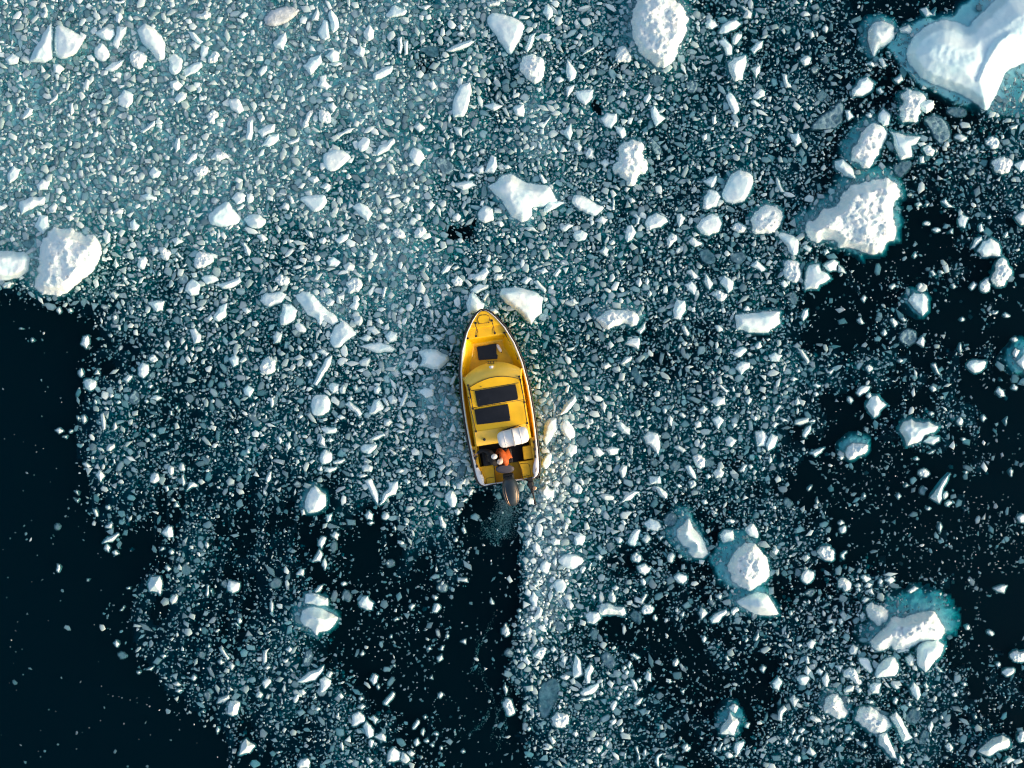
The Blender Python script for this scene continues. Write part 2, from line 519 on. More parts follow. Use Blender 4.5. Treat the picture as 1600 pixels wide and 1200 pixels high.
w 1200,560 1210,510 1260,570 1235,615
s 1300,570 1325,520 1385,560 1380,610 1350,635
r 1245,640 1290,610 1345,640 1330,680 1290,685
s 1490,460 1530,425 1590,480 1560,500
s#brick 1390,770 1480,760 1600,745 1680,750 1670,790 1680,820 1600,880 1480,880 1405,865
s 1055,840 1080,830 1115,890 1090,905
c 1170,380 1215,350 1270,400 1260,450 1200,445
c 1350,410 1430,370 1465,410 1420,460
s 1370,1010 1430,965 1475,985 1420,1040
s 1395,1100 1430,1060 1485,1065 1485,1100 1430,1145
s 1515,960 1550,930 1565,970 1530,985
s 1440,740 1470,705 1495,745
s 1265,835 1290,830 1320,865 1290,875
s 455,800 475,755 500,790 470,810
s 355,680 390,665 420,695 385,705
s 555,1080 600,1065 625,1090 580,1110
s 405,365 425,345 445,365 425,378
s 780,165 750,140 770,130 805,160 795,200 775,205
s 630,20 620,110 640,115 640,85
s 190,130 230,55 240,50 345,70 300,85
s 770,560 800,530 815,570 795,600
s 825,560 845,530 860,560 845,585
s 845,640 860,610 878,635 860,660
s 600,315 630,295 650,320 620,335
s 725,40 750,35 775,60 740,70
@D1
r#ridgeberg:h1.1;k-8/-10/16 235,190 290,185 340,110 430,90 455,20 520,-40 600,-60 700,-80 800,-60 830,0 790,60 780,150 800,250 790,310 755,310 730,330 715,380 650,390 600,375 500,345 440,350 410,295 300,320 245,280
s 55,270 80,250 150,270 195,300 185,390 150,400 110,330
r 105,430 150,425 190,440 210,500 200,545 160,570 110,540 95,500
s#flag 230,610 235,520 255,460 320,450 330,490 370,510 390,540 320,580 310,605
s 345,460 410,420 440,440 430,490 380,495
w 440,450 490,510 440,500
s#tooth:k-5/-3/6 875,680 910,630 970,635 1000,670 998,740 965,775 915,730
s#cushion 1305,370 1340,310 1390,290 1440,320 1450,400 1340,405
r#shield 1400,520 1420,450 1460,405 1490,430 1500,460 1530,495 1490,560 1440,598 1400,570
s 1265,355 1295,290 1335,275 1340,300 1290,350
r 1320,580 1380,530 1390,580 1365,630 1330,620
s 1255,600 1285,560 1305,580 1270,615
s 1080,60 1110,40 1130,75 1165,95 1120,95
s 1020,235 1055,220 1085,240 1050,255
s 1185,170 1210,140 1255,160 1230,225 1195,215
s 1130,250 1155,225 1155,265
s 1315,210 1335,195 1350,240 1325,250
w 1540,160 1600,120 1640,140 1620,200 1580,210
s 760,800 780,785 815,820 790,850
s 555,800 580,780 600,820 580,825
s 705,880 730,855 745,885 725,900
c 815,900 860,855 920,870 930,930 880,960 830,940
s 925,940 965,900 980,930 970,970
s 205,780 220,740 250,730 250,770 220,810
s 5,1020 40,1000 90,1020 70,1060 20,1060
w 180,975 215,985 260,1060 245,1075
s#heart 1235,1080 1270,1050 1365,1055 1355,1100 1300,1135 1255,1110
s 1020,1080 1045,1070 1085,1155 1050,1130
r 605,1100 630,1075 660,1100 630,1130
s 1385,760 1440,740 1430,765
s 1465,765 1485,755 1515,780 1480,785
s#edgeteal:k-6/-10/20 1550,1060 1600,1010 1640,1050 1600,1110
s 1525,1010 1545,975 1575,990 1550,1040
s 1195,795 1215,780 1230,800 1210,810
s 1515,920 1545,905 1565,925 1540,940
w 355,1100 375,1120 410,1105 395,1140 370,1130
s 135,1170 160,1155 190,1170 160,1185
s 580,670 600,645 615,660 600,690
r 930,590 950,565 970,585 945,610
s 755,590 790,570 800,590 770,610
c 130,640 160,625 185,670 165,705 140,690
s 75,570 100,545 130,580 100,600
s 920,75 945,60 965,80 940,92
s 980,75 1015,68 990,95
s 1365,155 1390,140 1395,165 1375,170
s 905,400 920,375 930,400 915,415
r 965,200 990,180 1020,200 985,210
s 1010,495 1030,488 1050,515 1030,525
s 1060,495 1085,488 1105,505 1085,515
s 1140,580 1160,570 1175,590 1160,605
s 1475,270 1495,245 1500,270 1485,290
s 215,350 235,325 275,350 255,375
s 345,370 370,355 385,380 355,395
s 805,1055 825,1040 845,1055 825,1068
w 1190,985 1200,940 1212,990 1200,1005
s 170,1110 195,1105 205,1125 185,1130
s 825,790 845,782 868,800 850,810
@A2
c 805,85 840,35 870,60 875,110 840,130 810,115
s 935,90 980,70 1020,85 980,105
w 950,60 995,25 985,55
s 505,205 530,190 545,230 525,250
s 475,200 500,205 490,230
s 345,290 370,272 400,295 370,310
s 390,330 420,320 415,340
s 665,415 680,375 715,370 720,395 690,420
s 705,295 710,250 725,235 735,275
w 628,190 645,175 660,280 645,290
s 930,310 955,305 980,325 960,340
s 515,500 540,488 572,515 550,525
s#pear 600,570 620,535 655,570 630,615
s 1045,530 1060,505 1090,520 1085,565 1060,572
s 1115,530 1130,490 1150,500 1160,540 1130,545
r 935,615 945,560 985,555 1000,590 985,615
w 1165,670 1185,615 1205,612 1240,640
w 1135,580 1145,560 1160,620 1145,640
s 1025,640 1050,635 1055,665 1040,675
s 1085,765 1100,735 1125,765
s 655,765 685,755 695,780 670,785
w 580,780 600,780 615,825 600,830
s 655,895 690,870 703,870 700,905
w#knife 640,995 670,960 740,930 745,940 700,985
s 650,1030 670,1000 690,1020 680,1050
s 700,1050 725,1038 745,1060 720,1070
w#smallsail 1010,930 1050,885 1075,890 1083,955 1050,960
s 1280,1010 1290,980 1308,1010 1295,1030
s 995,1045 1015,1015 1033,1030
s 1055,1050 1075,1030 1092,1055 1070,1068
s 350,1165 358,1125 375,1130 370,1180
s 1520,30 1550,5 1590,30 1560,85 1530,65
s 1060,170 1075,165 1080,190 1065,195
s 1090,150 1110,132 1110,160
s 680,70 695,55 715,75 690,90
c 1260,450 1290,465 1320,460 1300,500 1275,500
c 1550,190 1600,180 1610,230 1570,230
s 1485,460 1510,470 1525,490 1495,480
s 1535,430 1550,400 1565,435
s 1030,350 1055,370 1045,385
s 1185,345 1200,315 1205,340
s 1030,1150 1045,1130 1070,1155 1050,1170
c 1130,1150 1160,1120 1195,1150 1180,1190 1145,1190
w 465,670 485,668 495,695 485,690
s 460,710 480,725 495,715 485,740
c 340,890 360,870 380,890 360,912
s 585,110 595,92 610,115 598,130
s 900,105 915,95 930,110 915,122
s 720,115 745,100 760,115 735,125
s 920,15 940,0 960,10 940,28
s 430,298 450,283 460,292 440,308
@B2
s#marbled 345,110 370,68 440,65 470,110 460,170 410,200 350,195
s 450,10 480,-10 520,0 515,45 480,60
s 520,30 545,0 565,20 555,60 530,60
w 550,125 580,105 640,150 665,185 640,205 600,165
w#arrowhead 705,185 740,100 770,95 800,140 795,160 740,190
s 735,30 760,5 785,30 765,65 740,60
s 1015,50 1050,25 1110,30 1110,70 1060,90
s 820,85 850,65 885,95 880,120 840,125
w 895,140 920,70 945,40 950,75 920,140
w 880,195 895,185 935,235 920,248
s 875,250 900,245 930,265 920,285 890,270
s 870,295 900,285 940,298 900,310
s 800,230 835,215 855,240 830,265 800,260
s 400,280 430,268 505,270 505,305 440,312
w 390,370 405,310 430,340 430,390
s 440,350 465,335 490,350 465,365
s#pentagon 400,445 430,405 475,430 478,480 430,503 402,490
s 480,485 520,472 565,470 530,500 485,500
s 425,545 440,520 510,515 500,535 460,555
s 260,420 280,405 297,425 275,440
s 185,380 210,362 220,390 200,415
w#plank 690,350 740,325 800,305 808,325 750,350
s 650,400 670,375 760,375 750,405 710,440 660,425
s 655,510 700,500 730,515 720,550 670,550
s 660,490 690,478 695,490
r 635,575 660,560 705,570 670,585
w#twinA 675,605 720,590 745,640 765,730 760,755 720,690
w#twinB 770,755 790,700 830,650 825,615 885,605 890,640 875,690 830,700 800,740
s 920,600 945,590 968,610 945,630
w 1030,600 1080,605 1075,635 1045,640
s#sternchunk 1175,700 1225,655 1258,715 1245,770 1215,770
s 1270,610 1310,590 1310,625 1285,630
s 1325,670 1350,650 1362,660 1350,690 1330,705
s 1275,735 1310,710 1328,720 1300,740
s 680,820 705,790 730,815 725,850 695,845
s 785,825 810,798 838,825 815,850 790,845
s 1140,830 1160,820 1190,880 1185,905 1150,885
s#tent:k-4/-3/5 305,730 345,650 370,635 400,665 435,690 435,760 380,800 325,805
s 280,790 300,780 310,815 285,820
s 440,820 475,810 470,850 445,865
w 60,600 80,550 98,545 90,600 70,620
s 470,950 495,920 522,940 500,968
w 390,980 420,950 440,960 410,1030 390,1010
c 465,1010 490,980 508,1005 480,1060
w 350,1110 395,1030 415,1060 405,1110
w 410,1130 430,1085 445,1130 430,1165
s 1230,975 1250,955 1265,975 1245,990
s 1285,905 1300,890 1315,930 1300,935
c 805,1115 850,1095 865,1130 830,1145
s 250,1190 280,1155 300,1160 295,1200
s 1085,320 1110,300 1150,310 1140,340 1095,335
c 1090,230 1130,200 1170,240 1150,280 1110,270
s 1175,560 1215,520 1235,540 1200,570
s 820,410 840,405 880,435 860,445
s 870,545 900,525 930,540 900,560
s 500,205 530,190 565,210 530,225
s 1165,610 1190,600 1205,625 1185,640
s 1020,200 1050,170 1075,205 1050,230
s 945,170 965,155 995,190 980,210
c 1240,590 1270,510 1310,490 1310,560 1260,600
s 85,90 105,80 115,130 95,150
s 125,330 150,325 165,355 150,380
s 255,205 275,188 300,200 275,220
s 785,90 805,80 835,130 820,145
s 640,115 670,100 690,115 660,125
s 570,95 595,70 610,95 590,105
s 605,20 625,0 640,30 620,45
s 380,525 410,508 420,540 395,545
s 695,870 720,858 740,868 715,880
r 880,990 905,978 930,995 905,1005
s 925,875 940,862 955,880 935,885
s 855,900 865,882 880,905 870,920
s 895,395 920,385 940,405 910,420
s 1235,790 1260,775 1280,800 1255,820
s 1120,770 1130,750 1140,780
s 640,260 660,230 680,235 665,260
@C2
w#spike 290,190 340,110 395,65 405,100 370,150 310,195
s 190,340 200,260 230,215 280,210 285,270 250,340 215,390
s 295,260 320,220 350,225 395,290 390,340 350,350 310,300
s 330,400 360,365 405,385 405,430 370,460 335,440
s 180,660 210,625 265,660 260,700 220,725 180,700
s 175,500 220,430 250,430 245,500 210,540
w 550,130 570,105 593,130 580,185
s 645,250 680,235 740,280 735,320 690,305
s 585,310 620,290 655,310 625,335
s 580,410 620,390 672,405 660,435 610,445
s 495,395 540,395 580,430 550,455 520,450
s#foldslab 820,330 850,295 910,310 925,360 915,445 880,400 835,370
s 665,540 690,500 722,510 715,550 690,590
w 545,695 590,685 638,705 630,732 580,725
w 680,742 705,690 760,668 800,675 740,725
s#cube 858,575 925,575 932,620 865,628
s 890,640 920,640 972,680 965,720 925,700
r 380,620 410,615 442,655 430,690 390,680
s 410,600 430,582 455,625 440,640
s 970,220 985,190 1005,215 1003,270 985,255
s 1160,160 1200,130 1225,155 1200,185
s 1240,110 1280,80 1330,85 1335,130 1270,138
s 1455,105 1480,75 1502,95 1480,130
s 1250,220 1290,195 1325,225 1290,285
s 1010,395 1040,380 1088,415 1065,430
s 1330,350 1360,325 1405,350 1375,395 1340,385
r 1125,450 1180,440 1210,470 1205,520 1170,530 1140,490
c 1205,465 1270,490 1245,520 1205,515
s 1075,515 1110,503 1140,545 1158,600 1120,580
s 1255,555 1300,520 1328,550 1310,585 1270,590
r 1095,610 1140,600 1155,635 1115,655
s 1415,545 1450,500 1475,505 1450,550
s 1520,300 1560,290 1600,330 1580,390 1530,390
s#bean 822,870 860,840 910,855 932,890 910,920 850,905
s 720,985 760,910 805,905 790,960 770,1015 735,1005
s 810,970 840,935 872,965 840,1000
s 908,950 950,948 930,980
w#fang:h.8;k-14/-12/14 1030,910 1100,835 1130,895 1190,965 1225,1060 1190,1090 1140,1085 1100,1050 1110,1025 1060,1000 1030,950
s 1298,940 1330,910 1380,915 1388,970 1320,993
s 1450,905 1500,865 1535,910 1540,965 1480,950
s 1330,860 1360,840 1400,855 1380,875
r#snowball:h1.0;k-20/-14/14 1345,1140 1370,1080 1430,1010 1500,988 1560,1040 1608,1140 1600,1220 1532,1268 1480,1300 1420,1260 1372,1220
s#wedgeunder:h.6;k-12/-10/10 1400,1360 1460,1328 1540,1300 1600,1320 1668,1440 1600,1448 1480,1420
s#halo:k0/0/10 285,1110 310,1070 380,1060 440,1085 450,1110 390,1160 330,1150
s 235,980 270,960 305,970 300,1005 260,1010
s 145,880 165,865 195,890 185,960 150,950
s 125,1010 150,985 185,1040 165,1070 135,1050
s 385,960 420,925 460,950 440,1010 395,1010
s 515,1080 545,1060 570,1080 550,1105
r 745,1080 775,1050 810,1075 795,1120 760,1110
s 780,1140 830,1120 870,1150 830,1195 795,1180
s 970,1070 1000,1050 1020,1070 1000,1120 972,1110
c 585,1000 620,985 645,1015 610,1055
s 645,970 670,950 697,975 670,1000
s 675,860 695,845 718,870 700,890
w 470,1160 490,1115 503,1120 490,1170
s 420,1160 445,1135 468,1145 440,1190
s 175,1130 210,1100 245,1120 220,1190 180,1170
s 940,165 955,145 972,165 955,190
s 1040,190 1060,175 1090,200 1070,215
c 860,490 890,470 915,490 890,515
c 985,510 1020,475 1050,500 1040,545 1000,540
s 640,200 660,190 675,210 655,225
c 480,510 510,460 530,470 510,500
s 1500,215 1520,195 1540,215 1520,235
s 1140,240 1180,235 1185,265 1150,275
s 1165,385 1195,360 1210,385 1185,410
c 410,340 460,325 480,370 450,395 420,380
s 1370,255 1385,240 1410,255 1385,275
s 1475,510 1490,500 1508,520 1490,535
s 1370,20 1385,10 1395,45 1380,50
s 1280,0 1310,5 1360,45 1340,55
s 80,900 100,865 130,900 115,930
s 75,985 100,970 120,1000 95,1025
c 405,940 430,925 455,945 420,955
s 305,890 335,855 360,880 330,925
s 340,770 365,755 390,780 365,800
s 85,720 110,705 145,720 140,755 100,755
s 440,75 455,65 475,90 460,110
s 455,260 475,245 490,265 470,285
s 480,220 500,212 512,240 495,255
s 250,1110 270,1075 285,1090 275,1140
s 1210,570 1230,560 1245,580 1225,595
c 945,860 985,800 1030,820 1020,870 980,895
s 1240,790 1260,788 1285,810 1265,815
s 1180,730 1210,720 1228,745 1200,755
s 1020,630 1045,622 1065,640 1040,650
@D2
s 550,55 580,15 640,15 620,45 570,75
s#paw 610,140 640,80 680,70 710,110 738,130 705,160 690,195 660,210 635,180
s 612,75 635,52 650,75 630,95
s 490,95 505,75 535,100 515,125
s#bird:h.6 820,290 850,235 895,218 920,240 970,245 1000,235 1065,265 1050,290 980,320 960,355 900,375 865,385 850,330
s 970,360 1010,325 1070,330 1072,355 1030,380
w 165,250 170,225 255,210 255,235 200,258
s 250,240 275,220 298,225 290,240
w 215,325 240,270 265,258 268,285 235,338
r#tealtop:k-6/-10/8 480,430 500,390 570,370 625,380 625,420 580,440 520,475 490,460
s 438,460 455,445 475,460 455,475
w#ladle 258,430 300,410 355,398 330,430 295,455
r 930,560 960,530 1000,540 1012,565 980,585
w#sail:h.7 1013,710 1060,650 1095,595 1135,560 1120,600 1090,660 1085,720 1070,745
s 1090,690 1115,668 1130,690 1100,725
s 1105,750 1130,725 1155,740 1120,768
s 1175,230 1200,200 1222,230 1210,260 1185,255
s 1000,185 1020,170 1042,185 1020,200
s 440,900 485,880 488,925 455,935
s 435,870 460,850 478,870 450,885
r 305,1045 330,1015 380,1010 415,1050 410,1100 370,1105 330,1085
r 450,1080 475,1045 495,1045 475,1100
s 205,1190 240,1155 290,1175 285,1220 245,1252 210,1230
s 1420,50 1440,20 1470,40 1480,75 1450,80
s 1520,30 1535,0 1560,20 1550,40
s 1330,210 1345,190 1365,215 1345,235
s 1550,830 1590,810 1620,830 1610,870 1570,865
r 1505,545 1520,520 1530,560 1515,580
s 800,700 815,680 830,700 815,720
s 245,655 275,628 270,650 250,670
w 165,110 180,80 205,125 175,135
s 35,170 60,130 85,135 60,165 45,185
s 20,260 45,235 68,245 40,275
r 1010,20 1035,10 1055,40 1030,50
s 25,1050 45,1015 70,1040 50,1070
w 225,1080 240,1065 265,1085 245,1100
w 0,340 20,310 60,325 40,395 0,420 -15,380
s 0,480 15,445 28,480 10,500
s 70,210 105,215 130,235 90,235
c 95,740 115,710 155,745 130,780
w 300,740 308,705 318,740 310,755
s 910,470 930,455 945,470 925,478
s 850,640 865,620 878,635 860,645
c 945,660 965,640 985,655 975,690 950,685
s 985,780 1005,765 1018,780 1000,790
s 1205,345 1220,333 1240,345 1215,355
w 995,430 1045,412 1030,430 1005,438
s 590,700 600,682 613,700 600,710
w 1060,900 1075,865 1088,890 1075,930
s 280,60 300,45 320,65 300,80
s 275,10 300,-5 335,10 310,25
s 1480,230 1495,205 1485,260
s 1225,550 1240,540 1252,555 1235,562
@A3
s#bell:h.5 925,50 945,5 1000,0 1015,50 1000,118 985,100 935,95
s 1060,155 1080,118 1112,120 1100,165 1075,175
s#die 1420,60 1430,28 1500,45 1490,90 1455,107 1425,90
c 1380,50 1405,25 1425,50 1410,75
w 1372,450 1395,455 1435,515 1420,525
s 1360,535 1380,515 1405,540 1380,555
s 1430,560 1450,540 1468,560 1450,590
w 1075,675 1110,658 1135,680 1110,690
s 1095,720 1120,705 1145,715 1120,730
w 1355,795 1365,765 1430,740 1437,765 1400,790
s#barrelice:h.5 1420,860 1440,780 1500,785 1485,865 1455,875
s#diamond:h.6 1490,1118 1510,1050 1540,1015 1575,1045 1595,1060 1560,1105
s 712,420 728,398 747,425 730,445
c 735,490 760,475 798,500 760,518
s 1480,270 1500,258 1515,285 1495,300
w 1460,295 1480,295 1500,325
s 1240,335 1255,320 1260,345
s 1005,500 1025,488 1043,500 1020,513
s 1190,640 1210,615 1230,635 1210,655
w 1285,120 1295,55 1308,60 1300,130
s 1312,90 1325,80 1332,125
s 1420,700 1440,690 1460,712 1440,718
s 1350,960 1360,940 1375,960 1358,985
s 1255,850 1270,838 1285,855
c 1270,740 1300,715 1320,750 1300,780
c 1110,85 1130,65 1160,75 1140,105
s 750,215 775,185 778,195 760,220
s 790,75 810,68 815,78 795,82
s 540,35 550,15 556,30
s 850,600 868,592 882,602 865,612
w 915,585 940,572 965,562 945,590
s 1295,445 1305,420 1315,440 1305,450
c 1235,490 1255,470 1285,485 1265,515
@B3
s#box 305,170 308,115 360,108 390,115 450,140 450,185 380,185
s#star:h.7;k-10/-6/8 275,270 290,215 360,190 420,205 470,230 515,260 490,305 440,345 400,350 380,375 345,330 300,310
s#button 640,165 665,130 700,125 735,170 725,210 690,210 650,190
w 365,95 395,60 425,50 400,95 375,105
c 540,120 560,85 600,125 580,165
s 530,45 550,33 568,48 545,62
s 1100,225 1115,175 1140,170 1157,195 1130,230
c 1130,70 1160,40 1200,60 1190,95 1150,95
s 1258,30 1262,10 1318,12 1325,38
w 955,190 975,172 995,180 970,215
s 1460,165 1468,135 1490,175 1475,178
w#dolphin 255,665 330,600 425,560 420,590 370,650 300,665
s#axe 400,730 400,650 430,628 470,655 460,690 430,720
r 435,620 460,590 482,605 465,640
s 35,665 70,635 100,655 75,685 55,705
s#nugget 712,650 735,610 762,625 755,665 735,680
w#bar 795,795 825,755 855,722 868,735 840,780 815,808
s 600,870 640,845 675,870 678,910 630,935 600,935
w 670,940 690,908 735,960 735,1000 705,1015 685,985
s 740,1005 780,978 810,1000 812,1035
s 705,890 735,870 765,895 745,925
s 700,1040 715,1020 740,1030 720,1080
s#cornerblock 820,1160 830,1095 860,1068 905,1100 895,1150 860,1160
s 900,1150 910,1095 940,1110 965,1150 940,1175
s 945,1110 970,1088 995,1110 970,1130
s 975,950 1010,892 1025,915 1000,950 980,960
s 985,1040 1010,1012 1025,1045 1000,1065
s 1030,985 1045,950 1055,970 1045,1000
s 1128,510 1160,490 1168,520 1140,535
s 1275,408 1310,393 1310,425
w 1150,460 1165,432 1175,440 1165,465
s 1135,745 1155,722 1172,740 1150,768
s 183,460 210,435 232,455 210,480
s 40,510 45,470 70,470 65,540 45,545
c 295,530 310,470 345,460 355,510 330,565 300,560
s 160,520 205,515 195,540 175,542
s 48,575 70,555 92,570 70,588
s 265,715 295,705 315,730 290,748
r 232,780 245,745 270,735 265,775 240,797
s 640,765 655,750 675,765 655,780
s 635,815 665,798 685,815 660,835
s 255,1180 280,1145 320,1135 340,1165 330,1200 270,1200
w 520,1060 535,1030 550,1060 545,1095
s 85,180 95,145 112,190 100,235
s 0,740 15,715 45,740 30,762 5,760
s 685,1140 705,1130 740,1155 715,1165
c 85,50 120,10 160,30 150,65 100,75
w 1545,700 1555,665 1573,720 1560,745
c 1550,480 1580,450 1610,480 1590,510
r 1530,340 1560,290 1580,330 1590,360 1560,385
r 1540,800 1565,760 1600,780 1620,860 1570,875
s 750,690 765,675 775,695 765,710
s 755,240 765,218 772,240
w 860,275 880,258 895,270 870,280
c 320,850 340,830 375,845 350,870
s 650,490 665,465 678,485 660,500
s 835,380 845,362 852,380 842,392
s 855,560 865,548 872,568
s 1085,640 1100,620 1105,645
s 1065,462 1085,440 1098,460
s 1182,375 1195,358 1208,375 1195,390
s 1045,880 1058,868 1068,882 1055,892
s 1048,1030 1070,1015 1085,1035 1065,1042
s 1085,1055 1100,1042 1115,1060 1100,1070
s 1105,985 1125,975 1142,988 1125,997
s 1145,1075 1155,1060 1170,1075 1158,1090
s 1278,1095 1295,1083 1308,1098 1290,1107
s 1268,885 1280,880 1275,893
w 1238,970 1243,960 1248,990 1243,995
s 1100,130 1120,120 1140,135 1120,150
s 510,745 530,725 550,755 535,770
s 355,765 372,745 380,760 360,775
s 365,830 385,815 405,830 385,845
s 500,880 510,850 522,855 512,888
@C3
s 260,60 280,20 320,15 340,55 320,105 280,105
s 105,140 130,92 165,130 160,200 130,200
s 130,260 175,185 195,215 175,265 140,280
s 335,190 350,140 390,180 370,218
s#sole:h.5 540,215 560,170 600,170 640,190 700,195 712,235 690,250 630,240 560,245
s#pebble 458,250 485,220 540,225 555,265 510,300 470,290
r 598,120 630,95 650,130 645,170 610,160
w 800,160 830,110 850,115 820,165
r#popcorn 810,190 860,175 888,200 870,235 815,240
c 735,245 770,215 805,240 800,305 760,275
s 1010,5 1040,-20 1090,-5 1095,25 1065,50 1030,35
s 800,30 820,12 840,40 825,65
s 1165,230 1180,195 1225,230 1185,272
s#fingerice 1237,270 1270,235 1340,205 1345,230 1290,290 1250,293
r 1365,210 1400,190 1425,210 1380,252
c 1225,160 1250,145 1270,170 1255,190
s 1270,125 1300,108 1315,125 1300,148
c#greyleaf 165,720 195,660 270,640 300,680 290,760 250,820 210,890 175,880
r#pompom 245,890 280,850 330,855 360,890 340,935 290,950 255,930
r 125,500 160,455 205,440 215,470 180,525
s#hatchet 385,640 380,580 395,490 430,540 440,615
w 455,590 490,550 512,575 490,620 490,670 465,675
s 295,630 330,612 368,625 340,655
s 420,730 480,690 540,665 545,690 510,735 450,750
w 410,785 440,760 498,755 490,775
c 555,500 590,470 630,500 650,550 610,590 575,550
s 720,560 735,530 748,550 735,585
s 830,640 845,590 870,610 872,660 845,655
s 670,690 730,680 710,725
w 740,640 765,650 785,695 780,720 760,700
s 758,800 790,765 822,760 790,810
s 610,805 640,775 660,790 630,850
s 605,905 650,890 655,915 625,935
r#starlet 1000,545 1030,510 1045,540 1025,568
s 1548,585 1565,555 1588,570 1570,605
r 1350,820 1380,795 1420,815 1395,860
w#peak:h.6;k2/-14/10 1302,985 1310,940 1350,890 1360,845 1385,880 1420,915 1400,960 1390,1000 1340,990
s 1455,945 1470,915 1488,920 1475,950
s#blade 1385,1080 1400,1040 1458,1030 1430,1090 1405,1125
s 1325,1110 1360,1098 1390,1130 1350,1140
w 1290,1080 1310,1035 1322,1045 1300,1085
s 1310,1085 1330,1060 1338,1090
w 768,1070 785,1060 803,1140 790,1158
w#tusk 892,1160 905,1120 945,1105 915,1140 918,1195
s 735,490 760,480 800,510 780,522
s 225,1010 250,1000 275,1035 255,1055
s 195,1050 230,1050 258,1075 230,1085
r 1060,1070 1090,1045 1120,1070 1090,1100
s 375,985 400,968 415,985 400,1008
s 580,1050 598,1022 610,1045 595,1070
c 490,360 510,330 540,345 530,395 505,395
s 240,460 260,430 275,460 255,480
s 65,815 90,795 120,830 95,850
s 160,395 180,372 200,395 180,415
c 255,300 290,275 330,300 310,365 275,340
s 340,310 360,285 375,320 350,340
s 65,530 90,495 118,540 100,560
s 50,470 75,445 95,465 75,485
s 305,530 320,500 350,505 325,565
s 1185,395 1200,370 1217,390 1200,418
s 1455,400 1465,375 1478,400 1460,415
s 1510,400 1540,345 1545,380 1530,405
w 1055,720 1080,705 1070,740
r 80,340 110,315 130,345 110,370
s 620,75 650,55 672,75 645,95
s 685,570 705,555 718,575 700,590
s 700,600 720,585 735,600 715,625
s 655,735 675,718 690,735 672,755
s 710,745 725,730 738,745 725,760
s 775,655 795,635 810,650 795,670
s 645,760 665,750 680,765 665,775
s 495,130 510,108 528,130 515,150
s 1045,240 1080,218 1070,260
s 880,265 895,240 910,265 895,280
s 965,655 985,645 1000,658 985,670
s 1330,505 1345,495 1362,525 1345,530
s 700,1110 712,1098 712,1140 700,1145
s 820,1100 835,1075 842,1105 832,1125
c 945,1125 985,1115 1025,1130 985,1145
s 1330,1060 1350,1050 1365,1065 1350,1080
s 1250,1085 1265,1065 1280,1085 1265,1105
s 520,1090 540,1065 560,1090 540,1110
s 670,970 690,940 700,970 685,980
s 380,1155 400,1140 415,1165
s 310,820 295,835 280,815 295,800
s 90,955 108,940 122,955 105,970
s 225,320 235,275 248,290 240,335
s 420,255 435,238 445,250 430,262
s 30,215 45,202 62,215 45,230
s 35,255 48,240 58,260 45,275
@D3
c 228,110 260,85 295,90 265,130
r 430,60 450,10 490,15 525,50 490,105
s 575,5 600,-10 650,15 610,45
s 600,70 625,40 655,50 635,75
s 605,95 650,75 668,120
s 685,45 700,10 720,30 705,55
s 725,25 765,0 795,30 760,52
w 870,95 910,62 942,75 890,110
s 1405,75 1460,55 1495,60 1475,105 1430,95
r#seal:h.7 610,200 640,160 680,180 730,195 750,240 740,280 700,318 665,290 630,250
r#lionberg:h1.0;k-2/-22/24 635,405 690,355 740,318 790,245 840,268 900,240 960,222 1020,212 1065,250 1112,350 1078,402 1010,402 950,415 900,440 840,472 790,462 770,430 715,472 650,455
s#lowerslab:h.7 930,540 940,430 990,400 1060,395 1100,430 1080,500 1020,560 985,605 940,565
s#couch:h.6 665,640 680,560 740,510 790,500 820,560 800,625 740,630
s 565,530 570,508 630,515 658,590 640,610 600,575
s 860,510 890,485 915,520 910,560 875,555
r 465,630 500,570 545,580 560,610 588,670 560,680 510,640
s 630,680 660,665 708,670 695,735 650,735
w 885,700 910,660 940,690 955,745 935,780 900,740
s 25,670 60,628 90,660 65,718 35,700
s 220,600 240,555 272,590 250,625
s 175,640 200,615 265,630 235,685 200,680
s 335,640 365,600 385,650 370,695 345,680
s 130,770 160,740 195,770 165,822
r#stepberg:h.7;k0/-12/9 355,790 370,750 420,735 460,770 470,810 505,850 480,885 440,895 400,870 345,850
r#pillow:h.7 540,900 560,830 610,815 680,840 740,880 775,935 740,965 680,988 630,970 590,935
s#slatice:h.5 760,880 800,848 850,930 903,1010 845,1038 810,960
w#beak:h.6 690,1050 690,990 740,978 770,1050 810,1148 740,1100
c 935,1050 970,960 1000,970 1005,1010 980,1050
s 995,945 1020,900 1035,940 1015,985
s#loaf:h.7 1312,1095 1380,1030 1460,995 1505,1015 1512,1060 1440,1090 1380,1125
s 1455,600 1490,575 1540,575 1540,605 1490,632
r 1505,500 1540,460 1620,470 1610,530 1550,540
s 255,890 270,868 310,880 340,915 290,912
s 240,420 270,395 300,415 275,455 250,445
s 365,280 390,268 412,290 380,300
s 440,275 460,262 470,290 450,305
s 385,340 405,318 428,338 400,355
s 505,470 530,425 565,450 550,490 515,490
s 415,560 470,560 450,605
s 470,710 500,685 540,685 530,720 480,730
c 860,880 900,825 950,840 955,890 920,925 870,915
s 60,900 65,840 100,805 120,830 90,870 90,910
s 1420,550 1440,535 1458,555 1440,570
s 490,780 500,755 515,780 505,805
s 185,970 210,945 235,960 205,985
s 90,1040 110,1005 130,1035 115,1055
s 235,1105 260,1065 300,1110 280,1125
r 155,1150 175,1118 205,1130 195,1170
s 815,1165 825,1115 850,1150 835,1180
r 1100,1060 1130,1035 1160,1075 1140,1100
s 1470,1160 1510,1130 1545,1150 1500,1175
r 1555,1010 1575,970 1610,970 1610,1030 1570,1040
s 1205,670 1225,662 1245,680 1225,690
s 770,680 790,670 830,700 800,710
s 795,470 830,455 880,450 880,470 810,480
s 175,430 195,418 215,430 195,450
s 505,980 525,965 545,980 525,1000
